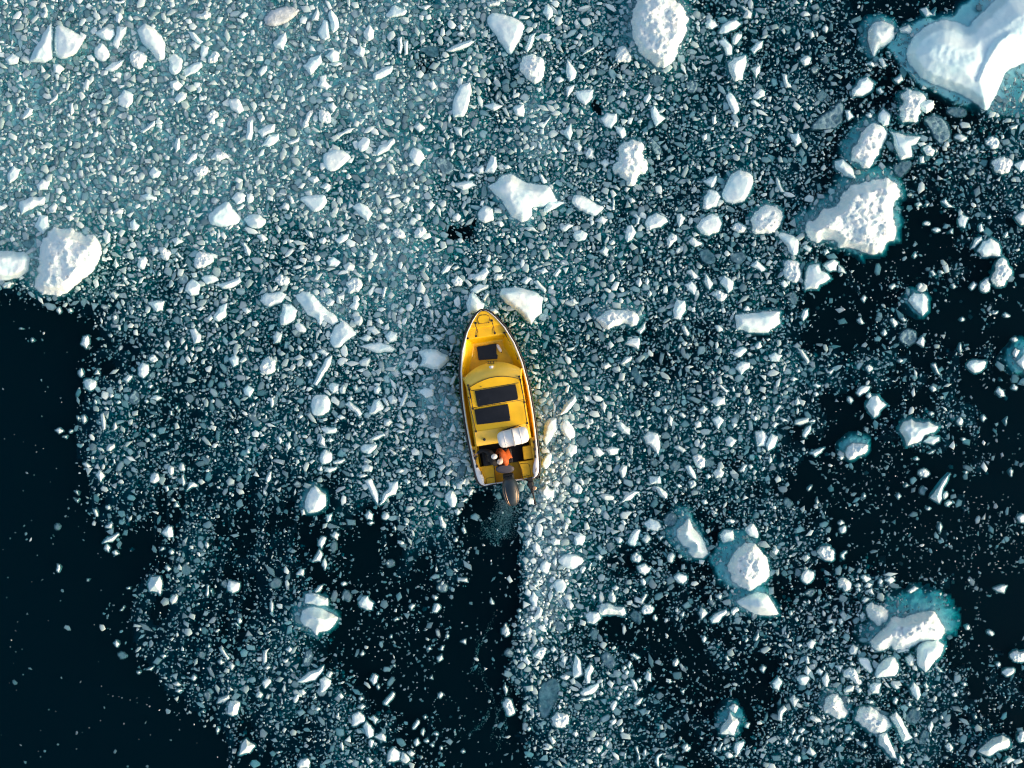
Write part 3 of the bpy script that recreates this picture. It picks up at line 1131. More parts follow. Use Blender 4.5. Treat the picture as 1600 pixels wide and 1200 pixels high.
s 320,965 335,950 350,970 335,985
r 1230,320 1250,300 1265,325 1245,340
s 1360,350 1385,335 1415,360 1400,378
s 585,155 610,132 635,140 600,170
r 570,245 590,222 610,240 590,275
s 550,705 575,698 590,715 565,735
s 510,540 530,535 540,560 515,560
s 360,570 350,560 340,580 355,590
s 230,520 245,495 262,545 245,550
s 550,85 565,70 580,85 570,100
s 540,65 565,40 585,60 570,75
s 370,125 385,118 400,140 385,145
s 130,235 145,212 155,240 140,250
s 300,600 320,575 345,595 330,625
s 1145,735 1170,725 1185,750 1160,755
s 970,680 985,665 1005,690 990,705
s 1040,570 1060,565 1095,600 1070,600
s 870,800 885,780 900,810 880,815
s 780,790 795,755 815,770 800,805
s 610,790 640,775 670,790 640,800
s 145,985 155,945 175,960 155,995
s 160,1010 205,990 180,1035
s 390,1000 405,985 415,1005 400,1015
s 580,1055 600,1035 620,1060 600,1078
s 500,1000 470,1030 510,1025 530,1015
s 1075,880 1085,865 1098,885 1085,900
s 1285,880 1295,860 1308,885 1295,895
s 905,985 925,975 935,1000 915,1010
"""
KIND_H = {'s': .40, 'r': .50, 'w': .48, 'c': .03, 'g': 1.6, 'd': .2}
def parse():
    out = []; ox = oy = 0
    for line in DATA.strip().splitlines():
        if line[0] == '@':
            ox = 'ABCD'.index(line[1]) * 400; oy = int(line[2]) * 300; continue
        head, *pts = line.split()
        opts = ''
        if ':' in head: head, opts = head.split(':')
        kind = head[0]; ident = head[2:] if '#' in head else None
        P = np.array([[float(a) for a in p.split(',')] for p in pts]) / 4.0 + (ox, oy)
        d = dict(kind=kind, id=ident, P=P)
        for q in opts.split(';'):
            if q.startswith('h'): d['h'] = float(q[1:])
            if q.startswith('z'): d['z'] = float(q[1:])
            if q.startswith('k'): d['k'] = [float(a) for a in q[1:].split('/')]
        x, y = P[:, 0], P[:, 1]; x2, y2 = np.roll(x, -1), np.roll(y, -1)
        cr = x * y2 - x2 * y; A = cr.sum() / 2
        d['area'] = abs(A)
        d['c'] = np.array([((x + x2) * cr).sum(), ((y + y2) * cr).sum()]) / (6 * A) if abs(A) > 1 else P.mean(0)
        q = P - P.mean(0); w, vec = np.linalg.eigh(q.T @ q / len(q))
        d['aspect'] = math.sqrt(max(w[1], 1e-6) / max(w[0], 1e-6)); d['ax'] = vec[:, 1]
        out.append(d)
    return out
FLOES = parse()

def sdf(poly, X, Y):
    """positive inside, pixels"""
    shp = X.shape; x = X.ravel()[:, None]; y = Y.ravel()[:, None]
    ax, ay = poly[:, 0][None], poly[:, 1][None]; bx, by = np.roll(poly[:, 0], -1)[None], np.roll(poly[:, 1], -1)[None]
    ex, ey = bx - ax, by - ay
    t = np.clip(((x - ax) * ex + (y - ay) * ey) / (ex * ex + ey * ey + 1e-9), 0, 1)
    d = np.sqrt(((x - ax - t * ex) ** 2 + (y - ay - t * ey) ** 2).min(1))
    c = ((ay > y) != (by > y)) & (x < (bx - ax) * (y - ay) / (by - ay + 1e-12) + ax)
    return np.where(c.sum(1) % 2 == 1, d, -d).reshape(shp)
def jitter(P, rough, rng, soft):
    P = np.array(P)
    if soft:
        Q = np.roll(P, -1, 0); P = np.stack([P * .82 + Q * .18, P * .18 + Q * .82], 1).reshape(-1, 2)
    for k in range(2):
        Q = np.roll(P, -1, 0); e = Q - P; L = np.linalg.norm(e, axis=1)
        mid = (P + Q) / 2 + np.stack([-e[:, 1], e[:, 0]], 1) * rng.normal(0, rough, (len(P), 1)) * (L > 3)[:, None]
        P = np.stack([P, mid], 1).reshape(-1, 2)
    return P
def floe_mesh(d, seed):
    rng = np.random.default_rng(seed)
    kind = d['kind']; P = d['P']; size = math.sqrt(d['area'])
    h = d.get('h', KIND_H[kind] * (.22 + .78 * min(1, size / 52)) * rng.uniform(.75, 1.2)) if kind != 'c' else rng.uniform(-.07, .01)
    poly = jitter(P, {'s': .05, 'w': .05, 'r': .13, 'c': .07, 'g': .03, 'd': .08}[kind], rng, kind in 'rcdg' or (kind == 's' and rng.random() < .3))
    sx, sy, e = d.get('k', [rng.uniform(-3.5, 0) * min(1, size / 35), rng.uniform(-3, .5) * min(1, size / 35), rng.uniform(.5, 2.6) * min(1.3, (size / 26) ** 1.6)])
    if kind == 'c': e = 2
    if 'k' in d: sx, sy, e = sx * .8, sy * .8, e * .62
    fall = 1.5 + min(1.5, size / 20) + e * .8                                     # px over which the shelf drops away
    ext = e + abs(sx) + abs(sy) + fall * 1.4 + 3 + (4 if kind == 'r' else 0)
    if kind == 'g': ext = 70
    res = min(max(1.2, size / 18), 2.6)
    x0, y0 = P.min(0) - ext; x1, y1 = P.max(0) + ext
    nx = int((x1 - x0) / res) + 2; ny = int((y1 - y0) / res) + 2
    gx = x0 + np.arange(nx) * res; gy = y0 + np.arange(ny) * res
    X, Y = np.meshgrid(gx, gy)
    so = rng.uniform(0, 300)
    wob = {'s': 1.0, 'w': .7, 'r': 3.0, 'c': 1.2, 'g': 3, 'd': 2}[kind] * min(1, size / 30)
    D = sdf(poly, X, Y) + (fbm(X / 7 + so, Y / 7 + so, 3) - .5) * wob
    d1 = D / S
    cx, cy = d['c']; U = (X - cx) / S; V = (cy - Y) / S
    rad = size / S / 1.8
    # tops
    def planes(n, tilt):
        z = np.full(X.shape, 9.0)
        for i in range(n):
            a = rng.uniform(0, 2 * math.pi); g = rng.uniform(.1, 1) * tilt * h / rad
            r0 = rng.uniform(.1, .7) * rad
            z = np.minimum(z, h * rng.uniform(.85, 1.1) - g * np.maximum(U * math.cos(a) + V * math.sin(a) - r0, -r0 * 1.0))
        return z
    if kind in 'sd':
        edge = rng.uniform(1.6, 3.2)
        a = rng.uniform(0, 2 * math.pi); til = rng.uniform(.05, .35) * h / rad
        top = planes(rng.integers(3, 7), .8) + til * (U * math.cos(a) + V * math.sin(a)) + (fbm(X / 16 + so, Y / 16, 3) - .5) * .25 * h + (fbm(X / 4 + so, Y / 4, 2) - .5) * .07 * h
        z = np.minimum(d1 * edge, top)
        soft = .10 * h
        z = np.where(D > 0, z - soft * np.exp(-np.abs(d1 * edge - top) / (soft + 1e-6)) * .5, z)
    elif kind == 'w':
        a = math.atan2(-d['ax'][1], d['ax'][0]) + rng.uniform(-.25, .25); nx_, ny_ = -math.sin(a), math.cos(a)
        off = rng.uniform(-.25, .25) * rad
        q = U * nx_ + V * ny_ - off
        half = rad / max(1, d['aspect'] ** .5)
        top = h * (1.05 - np.abs(q) / half * np.where(q > 0, rng.uniform(.4, .9), rng.uniform(.2, .6))) + rng.uniform(-.3, .3) * h / rad * (U * math.cos(a) + V * math.sin(a))
        top = np.minimum(top, planes(3, .6)) + (fbm(X / 6 + so, Y / 6, 3) - .5) * .12 * h
        z = np.minimum(d1 * 2.6, top)
    elif kind == 'r':
        lump = np.abs(fbm(X / 9 + so, Y / 9, 4) - .5) * 2
        cell = fbm(X / 3.2 + so, Y / 3.2, 2)
        top = planes(4, .25 if d['id'] in ('snowball', 'lionberg', 'arc', 'domeberg') else .45) * (.75 + .5 * fbm(X / 22 + so, Y / 22, 2)) - lump * .30 * h ** .5 * .5 + (cell - .5) * .09 + (fbm(X / 2.2 + so, Y / 2.2, 2) - .5) * .04
        am = (.20 if d['id'] in ('snowball', 'arc', 'crumble', 'pompom') else .045) * min(1, size / 30 + .3)
        z = np.minimum(d1 * 2.6 + .02, np.maximum(top, .05)) + np.where(D > 0, (np.maximum(lumps(X / 7 + so, Y / 7 + so), .45) - .6) * am * np.clip(d1 * 5, 0, 1), 0) + np.where(D > 0, (cell - .5) * .05 * np.clip(d1 * 6, 0, 1), 0)
    elif kind == 'g':
        # one long iceberg: a smooth dome, a valley and two crests running to the upper right
        def crest(ax, ay, bx, by, hh, w1, w2):
            ex, ey = bx - ax, by - ay; L = math.hypot(ex, ey); ux, uy = ex / L, ey / L
            s = (X - ax) * ux + (Y - ay) * uy; q = -(X - ax) * uy + (Y - ay) * ux
            w = np.where(q > 0, w1, w2)
            return hh * np.clip(1.15 - np.abs(q) / w, 0, 1) * np.clip((s + 35) / 50, 0, 1) * np.clip((L + 90 - s) / 90, 0, 1)
        dome = .95 * np.clip(1 - ((X - 1478) / 105) ** 2 - ((Y - 92) / 85) ** 2, 0, 1) ** .45
        top = np.maximum.reduce([dome, crest(1540, 168, 1578, 72, 1.35, 44, 52), crest(1500, 55, 1548, 6, 1.15, 46, 26), crest(1568, 106, 1640, 72, 1.25, 34, 60),
                                 1.05 * np.clip(1 - ((X - 1600) / 120) ** 2 - ((Y - 15) / 110) ** 2, 0, 1) ** .45, np.full(X.shape, .62)])
        top = top + (fbm(X / 18, Y / 18, 4) - .5) * .16 + (fbm(X / 5, Y / 5, 3) - .5) * .04
        z = np.minimum(np.minimum(d1 * 1.9, .45 + d1 * .55), top)
    else:
        z = np.minimum(d1 * 1.2, h + (fbm(X / 5 + so, Y / 5, 3) - .5) * .10)
    # under the water: a submerged shelf, shifted and wider than the top, then the drop
    D2 = sdf(poly, X - sx, Y - sy) + e + (fbm(X / 11 + so + 9, Y / 11, 4) - .5) * (1.5 * wob + 1.3 * e)
    dep = rng.uniform(.10, .28) if kind != 'c' else .12
    if 'k' in d: dep = .13
    q2 = np.minimum(0, D2) / fall
    shelf = -dep - np.clip(-D / (e + abs(sx) * .7 + abs(sy) * .7 + 4), 0, 1.5) * (.34 if 'k' in d else .45) - (fbm(X / 7 + so, Y / 7 + 3, 3) - .5) * .22 + q2 * 1.2 - q2 * q2 * 1.2
    if kind == 'g':
        D3 = sdf(SHELF, X, Y) + (fbm(X / 14, Y / 14, 4) - .5) * 12
        shelf = -.09 + (fbm(X / 20 + 4, Y / 20, 3) - .5) * .16 - np.clip(-D / 60, 0, 1) * .22 + np.minimum(0, D3) / 9 - (np.minimum(0, D3) / 9) ** 2
    z = np.where(D > 0, z, np.maximum(d1 * (2.0 + 30 / size) - np.maximum(0, -D / (2.2 * min(1, size / 26))) ** 2 * .22, shelf))
    z = np.maximum(z, -2.8)
    if 'z' in d: z = np.where(D > -1.5, np.maximum(z, 0) + d['z'] * .7, -2.8)
    if kind == 'c': z = np.where(D > 0, z, np.maximum(-.05 + d1 * 1.5 - np.maximum(0, -D / 2.2) ** 2 * .22, -2.8))
    dmax = min(1.7, max(.20, .5 * size / S + .12)) if 'k' not in d else 1.5
    if kind == 'g': dmax = 2.3
    if kind == 'c': dmax = max(.16, .3 * size / S)
    if 'z' in d: dmax = -.05
    keep = (z > -dmax); z = np.maximum(z, -dmax)
    cell = keep[:-1, :-1] | keep[1:, :-1] | keep[:-1, 1:] | keep[1:, 1:]
    iy, ix = np.nonzero(cell)
    a = iy * nx + ix
    quads = np.stack([a, a + nx, a + nx + 1, a + 1], 1)
    used = np.unique(quads); remap = np.full(nx * ny, -1); remap[used] = np.arange(len(used))
    kx = (1 - np.clip(z, -3, 3) / H) / S
    vx = (X - 800) * kx; vy = (600 - Y) * kx
    v = np.stack([vx.ravel(), vy.ravel(), z.ravel()], 1)[used]
    q = remap[quads]
    # flip alternate diagonals so that facets do not all run one way
    fl = rng.random(len(q)) < .5
    t1 = np.where(fl[:, None], q[:, [0, 1, 2]], q[:, [1, 2, 3]]); t2 = np.where(fl[:, None], q[:, [0, 2, 3]], q[:, [1, 3, 0]])
    # close the body: the rim runs down to a keel point below the middle
    T = np.concatenate([t1, t2]); n_ = len(v)
    E = np.concatenate([T[:, [0, 1]], T[:, [1, 2]], T[:, [2, 0]]]).astype(np.int64)
    lo, hi = E.min(1), E.max(1); key = lo * n_ + hi
    uq, first, cnt = np.unique(key, return_index=True, return_counts=True)
    rim = E[first[cnt == 1]]
    kx0 = px2w(cx, cy)
    v = np.concatenate([v, [[kx0[0], kx0[1], -abs(dmax) * 1.5 - .05 if 'z' not in d else .0]]])
    T = np.concatenate([T, np.stack([rim[:, 1], rim[:, 0], np.full(len(rim), n_)], 1)])
    return v, T, h
SHELF = np.array([[1388, 72], [1400, 52], [1440, 33], [1490, 24], [1508, 6], [1530, -20], [1640, -40], [1680, 160], [1605, 178], [1545, 180], [1528, 165], [1488, 160], [1468, 148], [1438, 133], [1418, 110], [1400, 92]], float)

FLOES.sort(key=lambda d: -d['area'])
N_SINGLE = 300
_t = [d for d in FLOES if d['id']]; _u = [d for d in FLOES if not d['id']]
single, rest = _t + _u[:N_SINGLE - len(_t)], _u[N_SINGLE - len(_t):]      # the named landmarks and the largest others

HAND = {   # id: (label, what neighbours call it)
 'giant': ('huge smooth blue-white iceberg with two sunlit ridges in the frame corner', 'the huge iceberg'),
 'domeberg': ('big egg-shaped white dome of ice cut by the frame edge, well ahead of the bow', 'the egg-shaped dome'),
 'ridgeberg': ('big rough fan-shaped berg with a straight sunlit edge above black water', 'the fan-shaped berg'),
 'wallberg': ('big knobbly white berg at the edge of the open black water, off the port side', 'the knobbly berg'),
 'edgeslab': ('pale blue slab cut by the frame edge, beside the big knobbly berg', 'the edge slab'),
 'lionberg': ('long crusted white berg with a broad teal shelf under water behind it', 'the crusted berg with the teal shelf'),
 'lowerslab': ('smooth white block tapering to a point, tucked against the crusted berg with teal shelf', 'the tapering block'),
 'snowball': ('round snowball-like berg of packed lumps with a teal foot under water', 'the round snowball berg'),
 'wedgeunder': ('pale pointed wedge floating just astern of the round snowball berg', 'the pointed wedge by the snowball'),
 'fang': ('white fang-shaped floe with a ragged lower tip and teal foot', 'the fang-shaped floe'),
 'wideslab': ('wide flat blue-white slab with a clear shelf, straight ahead of the bow', 'the wide slab ahead'),
 'bowslab': ('clean flat four-sided slab just off the starboard bow of the yellow boat', 'the slab off the bow'),
 'bowblock': ('pointed white block almost touching the bow of the yellow boat', 'the block at the bow'),
 'splitA': ('sunlit slab half beside a straight crack, facing the other half of the pair', 'the split slab'),
 'splitB': ('larger rounded half of the cracked pair of sunlit slabs', 'the cracked pair'),
 'leaf': ('long leaf-shaped ridged floe packed in dense slush', 'the leaf-shaped floe'),
 'tan': ('silty tan-coloured ice streaked with dark bands', 'the tan streaked ice'),
 'topslab': ('big drop-shaped blue-white slab at the top of the slush, above a lumpy block', 'the drop-shaped slab'),
 'fistblock': ('lumpy white block with a toothed rim below the drop-shaped slab', 'the lumpy toothed block'),
 'upright': ('oblong slab with rounded ends and a thin crack across it', 'the oblong cracked slab'),
 'blockB': ('compact many-sided white block amid grey slush', 'the many-sided block'),
 'crumble': ('crumbling glassy cluster of frosted lumps with see-through patches', 'the crumbling cluster'),
 'jag': ('jagged flag-like white piece with ragged edges and a teal rim', 'the jagged flag piece'),
 'egg': ('smooth egg-shaped white floe leaning in a teal rim', 'the smooth egg floe'),
 'whiteblock': ('blocky white floe with a sharp lower horn beside the huge iceberg', 'the horned white block'),
 'wetblock': ('half-sunk wet block, white along one side and grey-green along the other', 'the wet half-sunk block'),
 'warmblock': ('rough block with a peach sunlit side and a teal foot', 'the peach sunlit block'),
 'arrow': ('flat arrowhead-shaped floe with a side barb next to the peach sunlit block', 'the arrowhead floe'),
 'darkice': ('dark grey glassy lump of clear ice in black water under the huge iceberg', 'the dark glassy lump'),
 'softcone': ('soft bell-shaped mound of ice blurred by a pale teal halo', 'the bell-shaped mound'),
 'lonely': ('lone small pinkish wedge adrift in the open black water', 'the lone pinkish wedge'),
 'warmwedge': ('pointed slab with a pink sunlit blunt end', 'the pink-ended slab'),
 'squareblock': ('lumpy square-cornered white block in the slush off the port bow', 'the square lumpy block'),
 'longslab': ('long slanting white slab stepped along its lower edge', 'the long slanting slab'),
 'kite': ('kite-shaped flat slab touching the end of the long slanting slab', 'the kite-shaped slab'),
 'spindle': ('spindle-shaped ridge of ice lying crosswise off the port bow', 'the spindle-shaped ridge'),
 'portfloe': ('irregular pale floe with soft edges close beside the port side of the boat', 'the soft floe beside the boat'),
 'stick': ('long narrow stick of ice lying aslant', 'the ice stick'),
 'hooknob': ('knobbly hook-shaped piece with a dimple in it', 'the hooked knob'),
 'spearhead': ('spearhead-shaped floe beside the wide slab, ragged at its tip', 'the spearhead floe'),
 'split2': ('rounded floe with a deep fold across its middle', 'the folded round floe'),
 'foamround': ('round frothy disc of rough frosted ice with glassy bubbles', 'the frothy disc'),
 'arc': ('crescent of lumpy snow ice along the rim of a drowned teal shelf', 'the lumpy crescent'),
 'brick': ('long brick-shaped white slab with straight sides', 'the brick-shaped slab'),
 'flag': ('ragged flag-shaped floe with torn teeth on one side', 'the torn flag floe'),
 'tooth': ('tooth-shaped white floe with a teal shadow at the rim of black water', 'the tooth-shaped floe'),
 'cushion': ('cushion-shaped white floe with a straight lower edge and blue underside', 'the cushion floe'),
 'shield': ('shield-shaped floe with a glassy grey centre and a bright rim', 'the shield floe'),
 'heart': ('heart-shaped lumpy floe in black water near the frame edge', 'the heart-shaped floe'),
 'edgeteal': ('blue-green glowing block half cut off by the frame edge', 'the blue-green edge block'),
 'pear': ('pear-shaped small floe at the ragged edge of the black water', 'the pear-shaped floe'),
 'knife': ('knife-like sliver pointing away from the open black water', 'the knife sliver'),
 'smallsail': ('small sail-shaped wedge with a teal back, bordering black water', 'the small sail wedge'),
 'marbled': ('squarish floe with marbled grey-white top', 'the marbled floe'),
 'arrowhead': ('plump arrowhead-shaped floe in the busy ice off the port beam', 'the plump arrowhead'),
 'pentagon': ('five-sided grey-white floe at the head of a short row of slivers', 'the five-sided floe'),
 'plank': ('thin plank of ice lying crosswise off the port quarter', 'the thin plank'),
 'twinA': ('upright narrow shard, one of a V-shaped pair meeting at the tips', 'the V-shaped pair'),
 'twinB': ('branched sunlit shard, the ragged arm of the V-shaped pair', 'the branched shard'),
 'sternchunk': ('diamond-like chunk drifting off the port quarter, the big piece close to the transom', 'the chunk by the transom'),
 'tent': ('tent-shaped white floe with a teal edge, standing clear in dark water', 'the tent-shaped floe'),
 'spike': ('long pointed spike of ice close off the starboard beam of the boat', 'the spike by the boat'),
 'foldslab': ('slab with a dark fold running into its pointed tail', 'the folded slab'),
 'cube': ('small neat rectangular block like a sugar cube', 'the sugar-cube block'),
 'bean': ('smooth bean-shaped floe off the starboard quarter', 'the bean-shaped floe'),
 'halo': ('soft white mound in a wide pale halo beside the wake', 'the haloed mound'),
 'paw': ('paw-shaped white floe with pointed corners and teal edge', 'the paw-shaped floe'),
 'bird': ('bird-shaped white floe spreading two wings over black water', 'the bird-shaped floe'),
 'tealtop': ('lumpy floe with a broad blue-green top side', 'the blue-green topped floe'),
 'ladle': ('ladle-shaped small floe with a thin raised handle', 'the ladle-shaped floe'),
 'sail': ('thin curved sail-like shard rising to a point', 'the sail-like shard'),
 'bell': ('bell-shaped white floe with a torn lower rim', 'the bell-shaped floe'),
 'die': ('small cubic die-like block in dark water', 'the die-like block'),
 'barrelice': ('barrel-shaped ribbed block of ice near the open black water', 'the barrel-shaped block'),
 'diamond': ('diamond-shaped white floe deep in the port side dark water', 'the diamond floe'),
 'box': ('box-like slab lying crosswise against the star-shaped floe', 'the box-like slab'),
 'star': ('star-shaped white floe with folded wings and blue edge', 'the star-shaped floe'),
 'button': ('rounded button-like floe alone in dark water', 'the button floe'),
 'dolphin': ('dolphin-shaped slim floe with a pointed nose', 'the dolphin-shaped floe'),
 'axe': ('axe-head-shaped floe under the dolphin-shaped one', 'the axe-head floe'),
 'nugget': ('pinkish lumpy nugget at the rim of the dark water', 'the pinkish nugget'),
 'bar': ('straight bar of ice slanting alone in dark water', 'the ice bar'),
 'cornerblock': ('chunky sharp-cornered block with a partner touching its side', 'the chunky block'),
 'sole': ('shoe-sole-shaped smooth floe with a round pebble of ice beside it', 'the shoe-sole floe'),
 'pebble': ('rounded pebble-like floe touching the shoe-sole floe', 'the pebble floe'),
 'popcorn': ('bright lumpy popcorn-like chunk', 'the popcorn chunk'),
 'fingerice': ('finger-shaped floe with two blue grooves', 'the finger floe'),
 'greyleaf': ('large dark grey leaf-shaped pane of clear ice', 'the dark grey leaf pane'),
 'pompom': ('round grainy pompom of frosted ice next to the dark grey leaf pane', 'the frosted pompom'),
 'hatchet': ('hatchet-shaped upright floe in the grey slush astern', 'the hatchet floe'),
 'starlet': ('tiny star-like sparkling chunk in dark water', 'the star-like chunk'),
 'peak': ('peaked floe with a teal horn at its top', 'the peaked floe'),
 'blade': ('blade-shaped floe with flat clean faces', 'the blade floe'),
 'tusk': ('curved tusk-shaped piece of ice at the bottom of the slush', 'the curved tusk'),
 'seal': ('seal-shaped lumpy floe off the shoulder of the crusted berg with teal shelf', 'the seal-shaped floe'),
 'couch': ('couch-shaped white floe with soft back below the crusted berg', 'the couch-shaped floe'),
 'stepberg': ('stepped white floe with a teal crown behind it', 'the stepped floe'),
 'pillow': ('large pillowy white floe with rounded lobes', 'the pillowy floe'),
 'slatice': ('long slat of ice with square ends beside the pillowy floe', 'the ice slat'),
 'beak': ('beak-shaped floe pointing down to a sharp tip', 'the beak floe'),
 'loaf': ('loaf-shaped white floe in the far starboard dark water', 'the loaf-shaped floe'),
}
def assign_labels(items):
    marks = [(d['c'], HAND[d['id']][1]) for d in items if d['id']]
    marks += [(np.array([752., 470.]), 'the bow of the boat'), (np.array([690., 600.]), 'the port side of the boat'), (np.array([860., 640.]), 'the starboard side of the boat'), (np.array([845., 770.]), 'the stern of the boat')]
    for d in items:
        if d['id']: d['label'] = HAND[d['id']][0]
    used = {d['label'] for d in items if d['id']}
    def shape(d):
        k, a, n = d['kind'], d['aspect'], len(d['P'])
        if k == 'r': return 'crusty lumpy'
        if k == 'c': return 'grey glassy'
        if k == 'd': return 'silty'
        if k == 'w': return 'sharp ridged'
        if a > 3: return 'sliver-like'
        if a > 1.9: return 'elongated'
        if n == 3: return 'triangular'
        if n == 4: return 'four-cornered'
        if n == 5: return 'five-cornered'
        return 'many-cornered'
    def size(d):
        a = d['area']
        return 'large' if a > 1500 else 'medium' if a > 700 else 'small' if a > 350 else 'tiny'
    def lie(d):
        a = math.degrees(math.atan2(-d['ax'][1], d['ax'][0])) % 180
        return 'lying crosswise' if a < 25 or a > 155 else 'lying lengthwise' if 65 < a < 115 else 'slanting to starboard' if a <= 65 else 'slanting to port'
    def where(v):
        a = math.degrees(math.atan2(-v[1], v[0])) % 360
        return ['to starboard of', 'ahead and to starboard of', 'ahead of', 'ahead and to port of', 'to port of', 'astern and to port of', 'astern of', 'astern and to starboard of'][int(((a + 22.5) % 360) // 45)]
    def far(q): return 'touching close' if q < 28 else 'a little way' if q < 50 else 'some way' if q < 80 else 'far'
    for d in items:
        if d['id']: continue
        near = sorted(marks, key=lambda m: np.linalg.norm(d['c'] - m[0]))[:3]
        noun = 'ice floe' if d['area'] > 700 else 'ice chunk'
        opts = []
        for c, nm in near:
            v = d['c'] - c
            opts.append(f"{size(d)} {shape(d)} {noun} {where(v)} {nm}")
            opts.append(f"{size(d)} {shape(d)} {noun} {far(np.linalg.norm(v))} {where(v)} {nm}".replace('touching close', 'close'))
            if d['aspect'] > 1.25: opts.append(f"{size(d)} {shape(d)} {noun} {lie(d)}, {where(v)} {nm}")
        c0, n0 = near[0]; c1, n1 = near[1]
        opts.append(f"{size(d)} {shape(d)} {noun} between {n0} and {n1}")
        for q in opts:
            if q not in used and 4 <= len(q.split()) <= 16: break
        used.add(q); d['label'] = q


GROUP = 'broken ice floating around the boat'
MATS = {'s': M_SLAB, 'w': M_SLAB, 'g': M_BERG, 'r': M_SNOW, 'c': M_CLEAR, 'd': M_TAN}
assign_labels(single)
for i, d in enumerate(single):
    v, f, h = floe_mesh(d, 100 + i)
    cx, cy = px2w(*d['c'])
    v = v - np.array([cx, cy, 0])
    nm = 'iceberg' if d['area'] > 5000 else ('ice_floe' if d['area'] > 700 else 'ice_chunk')
    me = mesh_np(nm, v, f)
    o = link(nm, me, None, MATS[d['kind']]); o.location = (cx, cy, 0)
    if d['kind'] in 'rgd': smooth(o)
    tag(o, d['label'], {'iceberg': 'iceberg', 'ice_floe': 'ice floe', 'ice_chunk': 'ice chunk'}[nm], GROUP)

# ------------------------------------------------------------------ density of the small ice
DENS = """
88888768888887887778885665532233
88888888888857777777876555446565
88868778888888867777765565544444
88888888888888868877766666545345
88888888887888878877666665445555
88888767887788777776666654444445
88888778788887688776665566532344
88777777778887777776666666541345
78866677678888777776666654212342
23566566788888877777666553243231
01234566567777766665555543342121
00135556566776667765555565454243
00265555556777778876666665334422
01354445556777788876666553223333
00343445556676778876665542213333
00243444444566626876555442112322
00142352333245415865544454211312
00131443332124314864433455332112
00233443453113117765444443553322
00133444541112027643344455554321
00013344542111016655233355666412
00001344554200026666422355665423
00000233445422015665432355555432
00000013345543004565544555555444
"""
G = np.array([[int(c) for c in l] for l in DENS.split()], float)
assert G.shape == (24, 32), G.shape
MAR = 240
W_, H_ = 1600 + 2 * MAR, 1200 + 2 * MAR
yy, xx = np.mgrid[0:H_:2, 0:W_:2]
PX = xx - MAR + 0.0; PY = yy - MAR + 0.0
wx = PX + (fbm(PX / 60 + 3, PY / 60, 3) - .5) * 70; wy = PY + (fbm(PX / 60, PY / 60 + 40, 3) - .5) * 70
gx = np.clip(wx / 50 - .5, 0, 30.999); gy = np.clip(wy / 50 - .5, 0, 22.999)
ix, iy = gx.astype(int), gy.astype(int); fx, fy = gx - ix, gy - iy
DM = (G[iy, ix] * (1 - fx) + G[iy, ix + 1] * fx) * (1 - fy) + (G[iy + 1, ix] * (1 - fx) + G[iy + 1, ix + 1] * fx) * fy
DM = np.clip(1.32 * DM / 9.0 - .215, .02, 1)
n1 = fbm(PX / 28 + 7, PY / 28 + 2, 4); n2 = fbm(PX / 90 + 1, PY / 90 + 5, 3)
st_ = np.clip((PY - 540) / 120, 0, 1) * np.clip((760 - PX) / 60, 0, 1)     # astern to port the pack is drawn out in long bands
nb = fbm(PX / 20 + PY / 170 + 31, PY / 95 + 11, 3)
n1 = n1 * (1 - .75 * st_) + nb * .75 * st_
DM = DM - .04 * st_ - .10 * np.clip((PX - 840) / 160, 0, 1)
DM = np.clip(DM + (n1 - .5) * .78 * np.clip(1.15 - DM, .15, 1) + (n2 - .5) * .3, 0, 1)
def region(poly, grow=0, soft=10, noise=34):
    p = np.array(poly, float)
    x0, y0 = p.min(0) - 60; x1, y1 = p.max(0) + 60
    j0, j1 = max(0, int((x0 + MAR) / 2)), min(DM.shape[1], int((x1 + MAR) / 2)); i0, i1 = max(0, int((y0 + MAR) / 2)), min(DM.shape[0], int((y1 + MAR) / 2))
    sl = (slice(i0, i1), slice(j0, j1))
    s = sdf(p, PX[sl], PY[sl]) + grow + (fbm(PX[sl] / 18, PY[sl] / 18, 3) - .5) * noise
    return sl, np.clip(s / soft + .5, 0, 1)
